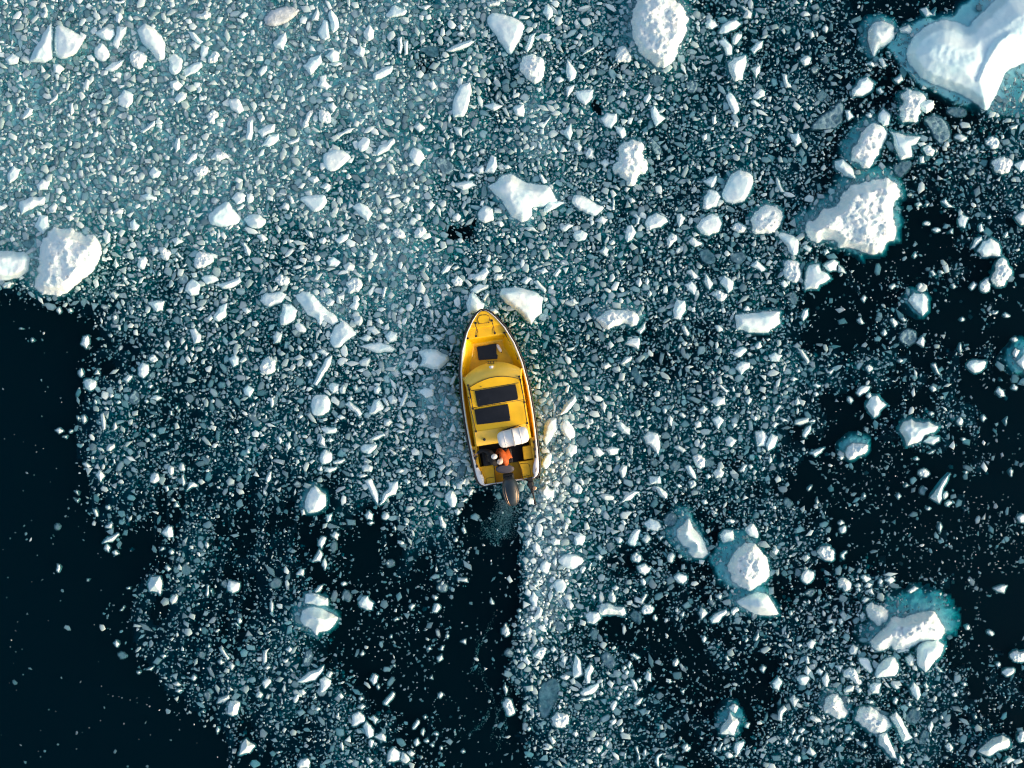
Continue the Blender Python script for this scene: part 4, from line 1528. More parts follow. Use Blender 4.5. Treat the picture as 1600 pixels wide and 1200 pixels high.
for poly, val, soft in [([(-140,462),(50,466),(105,474),(140,500),(150,540),(128,570),(118,600),(118,640),(100,680),(126,720),(138,760),(138,820),(148,850),(158,900),(168,950),(185,1000),(232,1060),(275,1110),(330,1150),(350,1200),(420,1340),(-140,1340)], .012, 46),
 ([(742,770),(765,762),(780,790),(805,782),(815,800),(814,840),(822,900),(822,950),(806,985),(795,1020),(790,1080),(795,1120),(818,1145),(816,1200),(815,1330),(690,1330),(705,1200),(700,1140),(718,1080),(728,1000),(728,900),(738,850),(728,800)], .05, 24),
 ([(1312,402),(1330,395),(1380,398),(1405,375),(1408,330),(1418,300),(1430,340),(1445,380),(1440,420),(1400,430),(1330,425)], 0.10, 30),
 ([(520,912),(560,900),(660,900),(700,960),(690,1030),(660,1100),(600,1060),(560,1010),(525,960)], 0.14, 30),
 ([(192,828),(238,826),(240,858),(205,866),(185,850)], .05, 24),
 ([(1270,468),(1325,455),(1350,480),(1330,510),(1285,500)], 0.13, 30),
 ([(1425,455),(1460,470),(1465,520),(1490,560),(1450,570),(1435,520)], 0.13, 30),
 ([(1540,420),(1640,410),(1640,470),(1560,470)], 0.13, 30),
 ([(1285,700),(1400,690),(1440,740),(1390,800),(1290,790)], 0.13, 30),
 ([(1400,790),(1440,800),(1470,880),(1420,900),(1360,850)], 0.14, 30),
 ([(1500,770),(1600,800),(1660,900),(1480,890)], 0.16, 30),
 ([(1470,980),(1530,960),(1520,1050),(1470,1060)], 0.15, 30),
 ([(1000,980),(1070,975),(1090,1040),(1140,1050),(1160,1110),(1060,1110),(1010,1040)], 0.14, 30),
 ([(1330,10),(1400,-20),(1490,-30),(1490,20),(1420,30),(1385,40),(1345,50)], 0.14, 30),
 ([(1490,165),(1530,168),(1530,178),(1500,182)], .05, 6),
 ([(700,355),(735,352),(735,372),(705,375)], .15, 8),
 ([(655,85),(680,90),(675,108),(640,110)], .1, 6),
 ([(145,112),(172,115),(165,132),(148,130)], .1, 6),
 ([(200,0),(228,0),(222,14),(200,12)], .15, 6),
 ([(285,290),(312,288),(315,305),(290,308)], .15, 6),
 ([(928,158),(942,160),(938,176),(928,174)], .1, 5),
 ([(836,640),(870,640),(905,690),(900,740),(890,800),(892,860),(890,930),(868,985),(830,1000),(806,990),(822,930),(818,850),(814,800),(846,762),(844,700)], 1.05, 16),
 ([(655,590),(700,570),(722,640),(735,720),(745,760),(720,765),(690,740),(665,690),(650,640)], .98, 18),
 ([(-140,-140),(700,-140),(640,120),(420,330),(260,380),(-140,330)], .97, 120),
]:
    sl, k = region(poly, 0, soft)
    DM[sl] = DM[sl] * (1 - k) + val * k
OCC = np.zeros((H_, W_), np.uint8)
def mark_poly(P, val=1, grow=0):
    x0, y0 = np.floor(P.min(0)).astype(int) - 3; x1, y1 = np.ceil(P.max(0)).astype(int) + 4
    x0, y0 = max(x0, -MAR), max(y0, -MAR); x1, y1 = min(x1, W_ - MAR), min(y1, H_ - MAR)
    if x1 <= x0 or y1 <= y0: return
    Y, X = np.mgrid[y0:y1, x0:x1]
    m = sdf(P, X + 0., Y + 0.) > -grow
    sub = OCC[y0 + MAR:y1 + MAR, x0 + MAR:x1 + MAR]; sub[m] = val
for d in FLOES: mark_poly(d['P'], 1, .5)

# ------------------------------------------------------------------ boat numbers needed by the ice
AX = np.array([42.0, 269.0]) / 272.26; NR = np.array([AX[1], -AX[0]])
HB_S = np.array([0, 3, 11, 31, 57, 88, 124, 165, 200, 235, 258, 266, 270, 272.]); HB_P = np.array([1.5, 8, 16.5, 30.3, 41.5, 49.2, 52.9, 54, 53.2, 51.5, 49.8, 47.5, 44, 40.])
def hb(s): return float(np.interp(s, HB_S, HB_P))
def sp(s, p): return np.array([754.0, 484.0]) + AX * s + NR * p
BOAT_OUT = np.array([sp(s, -hb(s)) for s in HB_S] + [sp(s, hb(s)) for s in HB_S[::-1]])
mark_poly(BOAT_OUT, 2, 1.0)

# ------------------------------------------------------------------ brash ice: templates and placing
def hull_template(k):
    """a flat-topped broken shard: an irregular outline, a tilted smaller top face, a tapering foot"""
    rng = np.random.default_rng(500 + k)
    n = int(rng.choice([3, 4, 5, 6, 7], p=[.12, .30, .30, .20, .08])); ar = rng.choice([1, 1.25, 1.5, 1.9, 2.6], p=[.22, .28, .26, .16, .08])
    ang = (np.arange(n) + rng.uniform(-.32, .32, n)) * 2 * math.pi / n; r = rng.uniform(.68, 1.12, n)
    O = np.stack([np.cos(ang) * r * ar ** .5, np.sin(ang) * r / ar ** .5], 1)
    cx, cy = rng.uniform(-.25, .25, 2); ins = rng.uniform(.55, .92)
    tx, ty = rng.uniform(-.22, .22, 2)
    top = (O - (cx, cy)) * ins * rng.uniform(.88, 1.08, (n, 1)) + (cx, cy)
    pts = [(x, y, rng.uniform(-.12, .10)) for x, y in O] + [(x, y, .45 + tx * x + ty * y) for x, y in top]
    if rng.random() < .35: pts.append((cx * 1.5, cy * 1.5, .62))
    pts.append((0, 0, -.5))
    b = bmesh.new()
    for p in pts: b.verts.new(p)
    g = bmesh.ops.convex_hull(b, input=b.verts[:])
    bmesh.ops.delete(b, geom=[e for e in g['geom_interior'] if isinstance(e, bmesh.types.BMVert)], context='VERTS')
    bmesh.ops.triangulate(b, faces=b.faces[:]); b.verts.index_update()
    v = np.array([q.co[:] for q in b.verts]); f = np.array([[q.index for q in fc.verts] for fc in b.faces]); b.free()
    return v, f
TPL = [hull_template(k) for k in range(48)]; TPL2 = TPL
_o = np.array([[1, 0, 0], [-.5, .9, 0], [-.6, -.8, 0], [.2, .1, .5], [0, 0, -.5]]); _of = np.array([[0, 1, 3], [1, 2, 3], [2, 0, 3], [1, 0, 4], [2, 1, 4], [0, 2, 4]])
_o2 = np.array([[1, .1, 0], [.2, .8, .1], [-.9, .4, 0], [-.5, -.8, .1], [.6, -.7, 0], [0, 0, .5], [0, 0, -.5]])
_of2 = np.array([[0, 1, 5], [1, 2, 5], [2, 3, 5], [3, 4, 5], [4, 0, 5], [1, 0, 6], [2, 1, 6], [3, 2, 6], [4, 3, 6], [0, 4, 6]])
def dens_at(x, y): return DM[np.clip(((y + MAR) / 2).astype(int), 0, DM.shape[0] - 1), np.clip(((x + MAR) / 2).astype(int), 0, DM.shape[1] - 1)]
def scatter(sizes, pw, gap, check=True, over=.35):
    """sizes: radii in px, largest first; returns accepted x, y, r"""
    n = len(sizes)
    x = RNG.uniform(-MAR + 4, 1600 + MAR - 5, n); y = RNG.uniform(-MAR + 4, 1200 + MAR - 5, n)
    ok = RNG.random(n) < dens_at(x, y) ** pw
    x, y, r = x[ok], y[ok], sizes[ok]
    keep = np.zeros(len(x), bool)
    for i in range(len(x)):
        q = r[i] * gap; a, b = int(y[i] + MAR - q), int(y[i] + MAR + q) + 1; c, e = int(x[i] + MAR - q), int(x[i] + MAR + q) + 1
        sub = OCC[a:b, c:e]
        if check:
            if sub.size == 0 or sub.max() == 2 or sub.mean() > over: continue
        keep[i] = True
        if check: sub[...] = np.maximum(sub, 1)
    return x[keep], y[keep], r[keep]
def build(x, y, r, zt, tone, tpls, flat, tilt):
    V, F, T = [], [], []; base = 0
    pick = RNG.integers(0, len(tpls), len(x))
    for k, (tv, tf) in enumerate(tpls):
        m = pick == k; n = int(m.sum())
        if not n: continue
        rm = r[m] / S; th = RNG.uniform(0, 2 * math.pi, n); fl = flat * RNG.uniform(.7, 1.4, n)
        tx, ty = RNG.normal(0, tilt, n), RNG.normal(0, tilt, n)
        c, s = np.cos(th), np.sin(th)
        lx = tv[None, :, 0] * rm[:, None]; ly = tv[None, :, 1] * rm[:, None]; lz = tv[None, :, 2] * (rm * fl)[:, None]
        lz = lz + lx * tx[:, None] + ly * ty[:, None]
        X = lx * c[:, None] - ly * s[:, None] + ((x[m] - 800) / S)[:, None]
        Y = lx * s[:, None] + ly * c[:, None] + ((600 - y[m]) / S)[:, None]
        Z = lz - lz.max(1, keepdims=True) + zt[m][:, None]
        nv = tv.shape[0]
        V.append(np.stack([X, Y, Z], 2).reshape(-1, 3))
        F.append((tf[None] + (np.arange(n) * nv)[:, None, None] + base).reshape(-1, 3)); base += n * nv
        T.append(np.repeat(tone[m], nv))
    return np.concatenate(V), np.concatenate(F), np.concatenate(T)
def stuff_obj(name, label, parts):
    base = 0; V, F, T = [], [], []
    for v, f, t in parts: V.append(v); F.append(f + base); T.append(t); base += len(v)
    me = mesh_np(name, np.concatenate(V), np.concatenate(F))
    at = me.attributes.new('tone', 'FLOAT', 'POINT'); at.data.foreach_set('value', np.concatenate(T).astype(np.float32))
    o = link(name, me, None, M_BRASH); tag(o, label, 'ice', None, 'stuff'); return o
parts = []
for i, d in enumerate(rest):
    v, f, h = floe_mesh(d, 2000 + i)
    t = {'c': .2, 'r': .95, 's': .95, 'w': .95, 'd': .5}[d['kind']] * np.random.default_rng(i).uniform(.75, 1.05)
    parts.append((v, f, np.full(len(v), min(1, t))))
def graded(n, a, b, p):
    u = RNG.random(n); return np.sort((a ** (1 - p) + u * (b ** (1 - p) - a ** (1 - p))) ** (1 / (1 - p)))[::-1]
x, y, r = scatter(graded(78000, 3.3, 9.0, 2.5), 1.5, .74, True, .42)
parts.append(build(x, y, r, RNG.uniform(-.05, .08, len(x)) - .16 * (1 - dens_at(x, y)) * RNG.random(len(x)), np.clip(RNG.uniform(.12, .95, len(x)) * (.6 + .4 * dens_at(x, y)), .02, 1), TPL, .33, .06)); n_med = len(x)
x, y, r = scatter(graded(370000, 1.7, 3.6, 2.2), 1.3, .68, True, .5)
parts.append(build(x, y, r, RNG.uniform(-.07, .06, len(x)) - .16 * (1 - dens_at(x, y)) * RNG.random(len(x)), np.clip(RNG.uniform(.0, .80, len(x)) * (.6 + .4 * dens_at(x, y)), .02, 1), TPL2, .36, .08)); n_small = len(x)
stuff_obj('brash_ice', 'countless small pale ice fragments crowding the dark water around the boat', parts)
fine = []
x, y, r = scatter(graded(300000, .8, 1.9, 1.8), 1.15, .7, True, .75)
fine.append(build(x, y, r, np.minimum(RNG.exponential(.14, len(x)), .6) * -1 + .01, np.clip(RNG.normal(.42, .25, len(x)), .02, 1), [(_o2, _of2)], .38, .10)); n_fine = len(x)
x, y, r = scatter(graded(110000, 2.2, 5.5, 1.8), 2.4, .7, False)
m = OCC[(y + MAR).astype(int), (x + MAR).astype(int)] < 2; x, y, r = x[m], y[m], r[m]
fine.append(build(x, y, r, -RNG.uniform(.02, .26, len(x)) - 2.2 * (1 - dens_at(x, y)), np.clip(RNG.normal(.75, .22, len(x)), .02, 1), [(_o2, _of2)], .6, .2))
# churned water and bubbles behind the propeller, and thin drifting streaks along the wake
n = 3200; t_ = RNG.random(n) ** 1.7; x = 795 + RNG.normal(0, 1, n) * (6 + 12 * t_) - 14 * t_; y = 782 + 62 * t_
fine.append(build(x, y, RNG.uniform(.3, .8, n), -RNG.uniform(.02, .5, n) * (.5 + t_), RNG.uniform(.1, .6, n), [(_o2, _of2)], .5, .2))
n = 900; k_ = RNG.integers(0, 9, n); u = RNG.random(n); x0_ = RNG.uniform(738, 806, 9)[k_]; y0_ = RNG.uniform(800, 1120, 9)[k_]
x = x0_ + 14 * np.sin(u * 3 + k_) - 10 * u + RNG.normal(0, 1.6, n); y = y0_ + u * RNG.uniform(40, 110, 9)[k_]
fine.append(build(x, y, RNG.uniform(.4, .9, n), -RNG.uniform(.05, .7, n), RNG.uniform(.2, .6, n), [(_o2, _of2)], .5, .2))
# the grease ice between the fragments: a lumpy skin just under the surface wherever the pack is tight
st = 2
gy_, gx_ = np.mgrid[0:DM.shape[0]:st, 0:DM.shape[1]:st]
d_ = DM[gy_, gx_]; X_ = gx_ * 2.0 - MAR; Y_ = gy_ * 2.0 - MAR
z_ = .10 - 4.4 * np.clip(.97 - d_, 0, 1) - 2.0 * np.clip(.50 - d_, 0, 1) - .55 * np.clip(fbm(X_ / 9, Y_ / 9, 3) - .38, 0, 1) - .25 * fbm(X_ / 40 + 7, Y_ / 40, 2)
z_ = z_ + (np.random.default_rng(5).random(z_.shape) - .5) * .10
o2 = OCC[gy_ * 2, gx_ * 2] == 2
z_ = np.minimum(z_, np.where(d_ > 1.0, -.03, -.07) - .12 * fbm(X_ / 4, Y_ / 4, 2)); z_[o2] = -1.5
k_ = d_ > .16; k_ &= ~o2
cl = k_[:-1, :-1] & k_[1:, :-1] & k_[:-1, 1:] & k_[1:, 1:]
iy_, ix_ = np.nonzero(cl); nx_ = z_.shape[1]; a_ = iy_ * nx_ + ix_
q_ = np.stack([a_, a_ + nx_, a_ + nx_ + 1, a_ + 1], 1)
kk = (1 - z_ / H) / S
v_ = np.stack([((X_ - 800) * kk).ravel(), ((600 - Y_) * kk).ravel(), z_.ravel()], 1)
fine.append((v_, np.concatenate([q_[:, [0, 1, 2]], q_[:, [0, 2, 3]]]), np.clip(.6 + .6 * fbm(X_ / 5, Y_ / 5, 2), 0, 1).ravel()))
stuff_obj('slush', 'fine crushed ice and slush drifting at and just under the surface', fine)
print('brash', sum(len(o.data.polygons) for o in COL.objects if o.type == 'MESH'), n_med, n_small, n_fine, len(x))


# ------------------------------------------------------------------ the boat
M_YEL = mat('yellow_gelcoat', (.84, .50, .005), .32, spec=.5, noise=.10, nscale=2.5, coat=.3)
M_YEL2 = mat('worn_yellow_deck', (.76, .45, .007), .55, noise=.16, nscale=6, bump=.1, bscale=60)
M_VIS = mat('pale_yellow_visor', (.80, .52, .055), .35, noise=.10, nscale=3, coat=.3)
M_WHT = mat('white_gelcoat', (.80, .79, .77), .35, noise=.06, nscale=5, coat=.3)
M_BLK = mat('black_rubber', (.012, .013, .015), .55, noise=.3, nscale=12)
M_GLS = mat('dark_glass', (.008, .009, .012), .25, spec=.5, noise=.4, nscale=3)
M_MAT = mat('shaded_dark_mat', (.016, .017, .02), .85, noise=.4, nscale=9, bump=.3, bscale=80)  # dark floor colour with the roof overhang's shadow put into it as well
M_STL = mat('dark_steel', (.05, .05, .055), .35, metal=.8)
M_SEAM = mat('seam_sealant', (.10, .055, .008), .7)
M_COWL = mat('grey_blue_cowl', (.016, .030, .042), .38, spec=.45, noise=.3, nscale=5, coat=.15)
M_STRIPE = mat('warm_light_bronze', (.45, .30, .20), .3, metal=.5)  # warm light on the motors put into a pale bronze colour
M_GREY = mat('grey_vinyl', (.05, .05, .07), .6, noise=.25, nscale=20, bump=.3, bscale=60)
M_RAFT = mat('white_fibreglass', (.80, .80, .79), .4, noise=.08, nscale=4, coat=.2)
M_STRAP = mat('grey_strap', (.30, .32, .34), .8)
M_ORANGE = mat('orange_jacket', (.46, .085, .008), .7, noise=.3, nscale=9, bump=.4, bscale=25)
M_DARKCL = mat('dark_clothing', (.007, .007, .010), .85, noise=.4, nscale=9, bump=.4, bscale=25)
M_CAPW = mat('white_knit_cap', (.72, .70, .70), .9, bump=.5, bscale=90)
M_CAPP = mat('pale_cap', (.60, .50, .44), .9, bump=.5, bscale=90)
M_SKIN = mat('skin', (.50, .28, .19), .55)
M_GLOVE = mat('dark_glove', (.02, .02, .025), .8)

BZ = math.atan2(42.0, 269.0)
_c = sp(136, 0)
BX, BY = px2w(*_c)
boat = empty('motor_boat', (BX, BY, 0), BZ)
tag(boat, 'yellow open motor boat with white gunwale and outboard pushing through the ice', 'boat')
_cb, _sb = math.cos(BZ), math.sin(BZ)
def Wl(px, py, z):                    # a traced point at height z, in the boat's own frame (x starboard, y forward)
    x, y = px2w(px, py, z); x -= BX; y -= BY
    return Vector((x * _cb + y * _sb, -x * _sb + y * _cb, z))
def L(s, p, z): q = sp(s, p); return Wl(q[0], q[1], z)
def T1(x, y): return (690 + x / 7.058, 470 + y / 7.058)      # points read off the first enlargement
def T2(x, y): return (690 + x / 6.316, 620 + y / 6.316)      # and off the second
def zg(s): return .74 + .30 * (1 - min(s, 272) / 272) ** 1.6
def part(name, v, f, m, parent=boat, bw=0, sm=False, label=None):
    me = bpy.data.meshes.new(name); me.from_pydata([tuple(q) for q in v], [], f); me.update()
    b = bmesh.new(); b.from_mesh(me); bmesh.ops.remove_doubles(b, verts=b.verts, dist=1e-5); bmesh.ops.recalc_face_normals(b, faces=b.faces); b.to_mesh(me); b.free()
    o = link(name, me, parent, m)
    if bw: bev(o, bw)
    if sm: smooth(o)
    if label: o['label'] = label
    return o
def grid_part(name, rows, m, parent=boat, thick=0, sm=True, closed=False, label=None):
    n = len(rows[0]); v = [q for r in rows for q in r]; f = []
    for i in range(len(rows) - 1):
        for j in range(n if closed else n - 1):
            k = (j + 1) % n; f.append((i * n + j, i * n + k, (i + 1) * n + k, (i + 1) * n + j))
    o = part(name, v, f, m, parent, 0, sm, label)
    if thick: md = o.modifiers.new('shell', 'SOLIDIFY'); md.thickness = thick; md.offset = -1
    return o
def prism(name, pts, z0, z1, m, parent=boat, bw=.01, label=None, slope=None):
    """pts: traced (px, py) outline of the TOP face; slope(px, py) adds height"""
    add = slope or (lambda a, b: 0.0)
    top = [Wl(a, b, z1 + add(a, b)) for a, b in pts]; bot = [Vector((q.x, q.y, q.z - (z1 - z0))) for q in top]
    n = len(pts); f = [tuple(range(n)), tuple(range(2 * n - 1, n - 1, -1))] + [(i, i + n, (i + 1) % n + n, (i + 1) % n) for i in range(n)]
    return part(name, top + bot, f, m, parent, bw, False, label)
def tube_geo(P, r, k=6, taper=None):
    P = [Vector(p) for p in P]; v, f = [], []
    for i, p in enumerate(P):
        d = (P[min(i + 1, len(P) - 1)] - P[max(i - 1, 0)]).normalized()
        u = d.orthogonal().normalized() if i == 0 else (u - d * u.dot(d)).normalized(); w = d.cross(u)
        rr = r if taper is None else r * taper[i]
        v += [p + (u * math.cos(a) + w * math.sin(a)) * rr for a in [2 * math.pi * j / k for j in range(k)]]
    for i in range(len(P) - 1):
        f += [(i * k + j, i * k + (j + 1) % k, (i + 1) * k + (j + 1) % k, (i + 1) * k + j) for j in range(k)]
    f += [tuple(range(k - 1, -1, -1)), tuple(range((len(P) - 1) * k, len(P) * k))]
    return v, f
def tube(name, P, r, m, parent=boat, k=6, taper=None, label=None):
    v, f = tube_geo(P, r, k, taper); return part(name, v, f, m, parent, 0, True, label)
def join_geo(lst):
    v, f = [], []
    for a, b in lst: f += [tuple(i + len(v) for i in q) for q in b]; v += a
    return v, f
def box_geo(c, sx, sy, sz, rz=0):
    cc, ss = math.cos(rz), math.sin(rz); v = []
    for z in (-1, 1):
        for x, y in ((-1, -1), (1, -1), (1, 1), (-1, 1)):
            a, b = x * sx / 2, y * sy / 2; v.append(Vector((c[0] + a * cc - b * ss, c[1] + a * ss + b * cc, c[2] + z * sz / 2)))
    return v, [(3, 2, 1, 0), (4, 5, 6, 7), (0, 1, 5, 4), (1, 2, 6, 5), (2, 3, 7, 6), (3, 0, 4, 7)]

ST = [0, 1.5, 4, 8, 14, 22, 32, 44, 58, 74, 90, 108, 128, 150, 172, 194, 212, 228, 242, 254, 262, 267, 270, 272]
SIDE = (-1, 1)
# hull shell
rows = []
for s in ST:
    h = hb(s); z = zg(s); fl = max(0.25, 1 - .22 - .3 * (1 - s / 272) ** 2)
    row = []
    for q, zz in ((1, z - .02), (.97, z * .75), (.90 * fl + .06, z * .35), (.82 * fl, 0), (.6 * fl, -.22), (.25 * fl, -.38)):
        row.append((q, zz))
    pts = [L(s + (2 if s < 8 else 0) * (1 - zz / z) * 4, -h * q, zz) for q, zz in row] + [L(s, 0, -.45 + .25 * (1 - s / 272) ** 4)] + [L(s + (2 if s < 8 else 0) * (1 - zz / z) * 4, h * q, zz) for q, zz in reversed(row)]
    rows.append(pts)
hull = grid_part('hull', rows, M_YEL, label='yellow hull flaring up to the gunwale')
# transom, cut down in the middle for the outboard
v = []; f = []
tz = [(-40, zg(272)), (-21, zg(272) - .1), (-19, .46), (22, .46), (24, zg(272) - .1), (40, zg(272))]
for p, z in tz: v += [L(272.3, p, z), L(272.3, p * .75, -.1)]
f = [(2 * i, 2 * i + 1, 2 * i + 3, 2 * i + 2) for i in range(5)]
tr = part('transom', v, f, M_WHT); md = tr.modifiers.new('shell', 'SOLIDIFY'); md.thickness = .05; md.offset = -1
# black rubbing strake round the outline
path = [L(s, -hb(s) - .9, zg(s) - .03) for s in reversed(ST)] + [L(s, hb(s) + .9, zg(s) - .03) for s in ST[1:]]
tube('rubbing_strake', path, .046, M_BLK, k=8)
v, f = tube_geo([L(272.6, -40, zg(272) - .04), L(272.6, -20, zg(272) - .06)], .022); v2, f2 = tube_geo([L(272.6, 23, zg(272) - .06), L(272.6, 40, zg(272) - .04)], .022)
v, f = join_geo([(v, f), (v2, f2)]); part('stern_strake', v, f, M_BLK, sm=True)
# white gunwale capping, wide on the stern quarters
def capin(s): return max(0, hb(s) - float(np.interp(s, [0, 10, 60, 225, 240, 252, 262, 272], [1.5, 2.2, 3.0, 3.4, 5.5, 10, 10.5, 4])))
def cap(sd):
    rows = []
    for s in ST:
        h = hb(s); i = capin(s)
        rows.append([L(s, sd * h, zg(s) - .03), L(s, sd * (h - .4), zg(s) + .005), L(s, sd * (h + i) / 2, zg(s) + .02), L(s, sd * (i + .3), zg(s) + .008), L(s, sd * i, zg(s) - .05)])
    return rows
for sd in SIDE: grid_part('gunwale', cap(sd), M_WHT)
# inner liner: bulwark sides down to the decks
def inset(s): return float(np.interp(s, [40, 50, 60, 78, 90, 100, 112, 190, 205, 215, 240, 272], [5, 12, 14, 11, 8, 4, 3, 3, 3, 2.5, 2.5, 2]))
for sd in SIDE:
    rows = []
    for s in [42, 48, 56, 64, 74, 84, 92, 100, 110, 130, 150, 170, 190, 208, 222, 240, 250, 262, 270]:
        i = capin(s); w = inset(s); zf = .38 if s < 100 else .5 if s < 206 else .24
        rows.append([L(s, sd * (i + .1), zg(s) - .01), L(s, sd * (i - w * .25), zg(s) - .05), L(s, sd * (i - w * .55), zg(s) * .62 + .12), L(s, sd * (i - w), zf + .03), L(s, sd * (i - w - 2), zf)])
    grid_part('bulwark_liner', rows, M_YEL)
# fore deck with its anchor hatch and step
def fdz(s): return zg(s) - .05
rows = []
for s in [1.5, 4, 8, 14, 20, 26]:
    i = capin(s) + .2; rows.append([L(s, i * q, fdz(s) + .015 * (1 - q * q)) for q in (-1, -.6, -.2, .2, .6, 1)])
for s, dz in ((26.8, .0), (27.6, -.09), (34, -.10), (41, -.11), (43, -.13), (46, -.32), (50, -.50), (53, -.60)):
    i = capin(s) + .2; w = 1 if s < 42 else 1 - .25 * (s - 42) / 12; rows.append([L(s, i * q * w, max(.38, fdz(s) + dz)) for q in (-1, -.6, -.2, .2, .6, 1)])
o = grid_part('fore_deck', rows, M_YEL, sm=False); bev(o, .015)
def seam(name, pts, z, r=.007, m=M_SEAM, parent=boat, zf=None):
    return tube(name, [Wl(a, b, z if zf is None else zf(a, b)) for a, b in pts], r, m, parent, 5)
hz = zg(12) - .028
ah = prism('anchor_hatch', [T1(*q) for q in ((398, 205), (410, 175), (440, 162), (490, 158), (515, 170), (525, 200), (515, 235), (420, 250), (405, 235))], hz - .03, hz + .012, M_YEL, bw=.008)
[part('hinge', *box_geo(Wl(*T1(*q), hz + .02), .05, .035, .02, 0), M_BLK, ah) for q in ((412, 252), (520, 236))]
seam('hatch_seam', [T1(*q) for q in ((400, 215), (394, 195), (410, 168), (440, 156), (490, 152), (520, 165), (530, 200), (522, 238), (415, 254), (400, 215))], hz + .012, .008)
seam('deck_seam', [T1(*q) for q in ((402, 400), (398, 310), (420, 296), (545, 278), (560, 292), (580, 372))], 0, .008, zf=lambda a, b: zg(35) - .05 - .085)
for A in (((375, 245), (388, 300), (380, 390)), ((553, 218), (572, 285), (588, 355))):
    P = [Wl(*T1(*q), zg(20) - .02) for q in A]; a, b, c = P; up = Vector((0, 0, .10))
    gr = tube('grab_rail', [a, a + up * .8, (a * 3 + c) / 4 + up, b + up, (a + c * 3) / 4 + up, c + up * .8, c - Vector((0, 0, .06))], .014, M_BLK)
    [part('rail_foot', *box_geo(q, .07, .07, .03), M_BLK, gr) for q in (a, c)]
# bow well floor with its dark hatch
well = [T1(*q) for q in ((300, 708), (305, 600), (335, 480), (400, 420), (470, 425), (560, 415), (640, 430), (720, 560), (800, 650), (800, 700), (600, 720), (450, 730))]
prism('bow_well_floor', [tuple(sp(s, p)) for s, p in ((44, -26), (44, 26), (60, 31), (80, 40), (102, 44), (102, -44), (80, -40), (60, -31))], .30, .38, M_YEL2, bw=.0)
wh = prism('well_hatch', [T1(*q) for q in ((388, 508), (600, 470), (607, 590), (620, 600), (616, 640), (408, 655))], .38, .43, M_GLS, bw=.012, label='dark hatch cover in the bow well')
# side handrails inside the bow
for A in (((290, 415), (256, 560), (234, 738)), ((690, 352), (770, 480), (842, 638))):
    P = [Wl(*T1(*q), .86) for q in A]
    hr = tube('handrail', [P[0] + (P[1] - P[0]) * t / 4 for t in range(5)] + [P[1] + (P[2] - P[1]) * t / 4 for t in range(1, 5)], .014, M_BLK)
    [part('rail_foot', *box_geo(q - Vector((0, 0, .02)), .06, .06, .05), M_BLK, hr) for q in P]
# ------------------------------------------------------------------ cabin
ZR = 1.55
def seam_s(p): return 106.2 + 10.0 * (p / 40.0) ** 2
def front_s(p): return 83.0 + 17.0 * (abs(p) / 45.0) ** 2.2
PW = [-1, -.85, -.65, -.4, -.15, .15, .4, .65, .85, 1]
rows = [[L(front_s(45 * q) + .3, 45 * q, .40) for q in PW], [L(front_s(45 * q), 45 * q, .98) for q in PW], [L(front_s(45 * q) + 1.0, 44.8 * q, 1.06) for q in PW]]
for t in (.25, .5, .75):
    rows.append([L(front_s(45 * q) * (1 - t) + seam_s(41 * q) * t, (45 * (1 - t) + 41.5 * t) * q, 1.06 + (ZR - 1.08) * math.sin(t * math.pi / 2) + .05 * (1 - q * q) * t) for q in PW])
rows.append([L(seam_s(41 * q) - .4, 41.5 * q, ZR - .02 + .05 * (1 - q * q)) for q in PW])
grid_part('cabin_visor', rows, M_VIS, label='pale yellow rounded cabin front')
def roofz(p): return ZR + .05 * (1 - (p / 41.0) ** 2)
rows = []
for k, ss in enumerate((0, .3, .6, 1)):
    rows.append([L(seam_s(41 * q) * (1 - ss) + 148 * ss, 41.5 * q, roofz(41 * q)) for q in PW])
for ss in (148.6, 168, 186): rows.append([L(ss, 41.5 * q, roofz(41 * q) - .012) for q in PW])
roof = grid_part('cabin_roof', rows, M_YEL)
rows = [[L(186.3, 41.5 * q, roofz(41 * q) - .012) for q in PW], [L(189, 41.8 * q, 1.46 + .03 * (1 - q * q)) for q in PW], [L(200, 42 * q, 1.43 + .03 * (1 - q * q)) for q in PW], [L(209 + (0 if abs(q) < .9 else -1), 42.3 * q, 1.40 + .03 * (1 - q * q)) for q in PW], [L(209.6, 42.3 * q, 1.33) for q in PW]]
grid_part('aft_roof', rows, M_VIS, label='paler yellow aft roof stepped down behind the windows')
for sd in SIDE:
    rows = []
    for s in (100, 108, 116, 132, 150, 168, 186, 198, 209):
        zt = min(roofz(41), 1.08 + (s - 100) * .029) if s < 187 else 1.42
        wdt = 41.6 if s > 114 else 45 - 3.4 * (s - 100) / 14
        rows.append([L(s, sd * wdt, zt - .003), L(s, sd * (wdt + .9), zt - .06), L(s, sd * (wdt + 2.6), .95), L(s, sd * (wdt + 3.4), .45)])
    grid_part('cabin_side', rows, M_YEL)
rz = lambda a, b: ZR + .045
def zroof(a, b):
    d = np.array([a, b]) - (754, 484); return roofz(float(d @ NR)) + .004
seam('windscreen_seam', [T1(*q) for q in ((297, 962), (340, 935), (395, 903), (450, 878), (520, 853), (600, 837), (680, 833), (750, 838), (800, 846), (850, 858))], 0, .012, M_BLK, zf=zroof)
seam('roof_seam', [T1(*q) for q in ((328, 992), (500, 962), (700, 930), (850, 904))], 0, .010, M_BLK, zf=zroof)
seam('roof_edge_seam', [T1(*q) for q in ((335, 1182), (600, 1140), (905, 1090))], 0, .011, zf=lambda a, b: zroof(a, b) - .006)
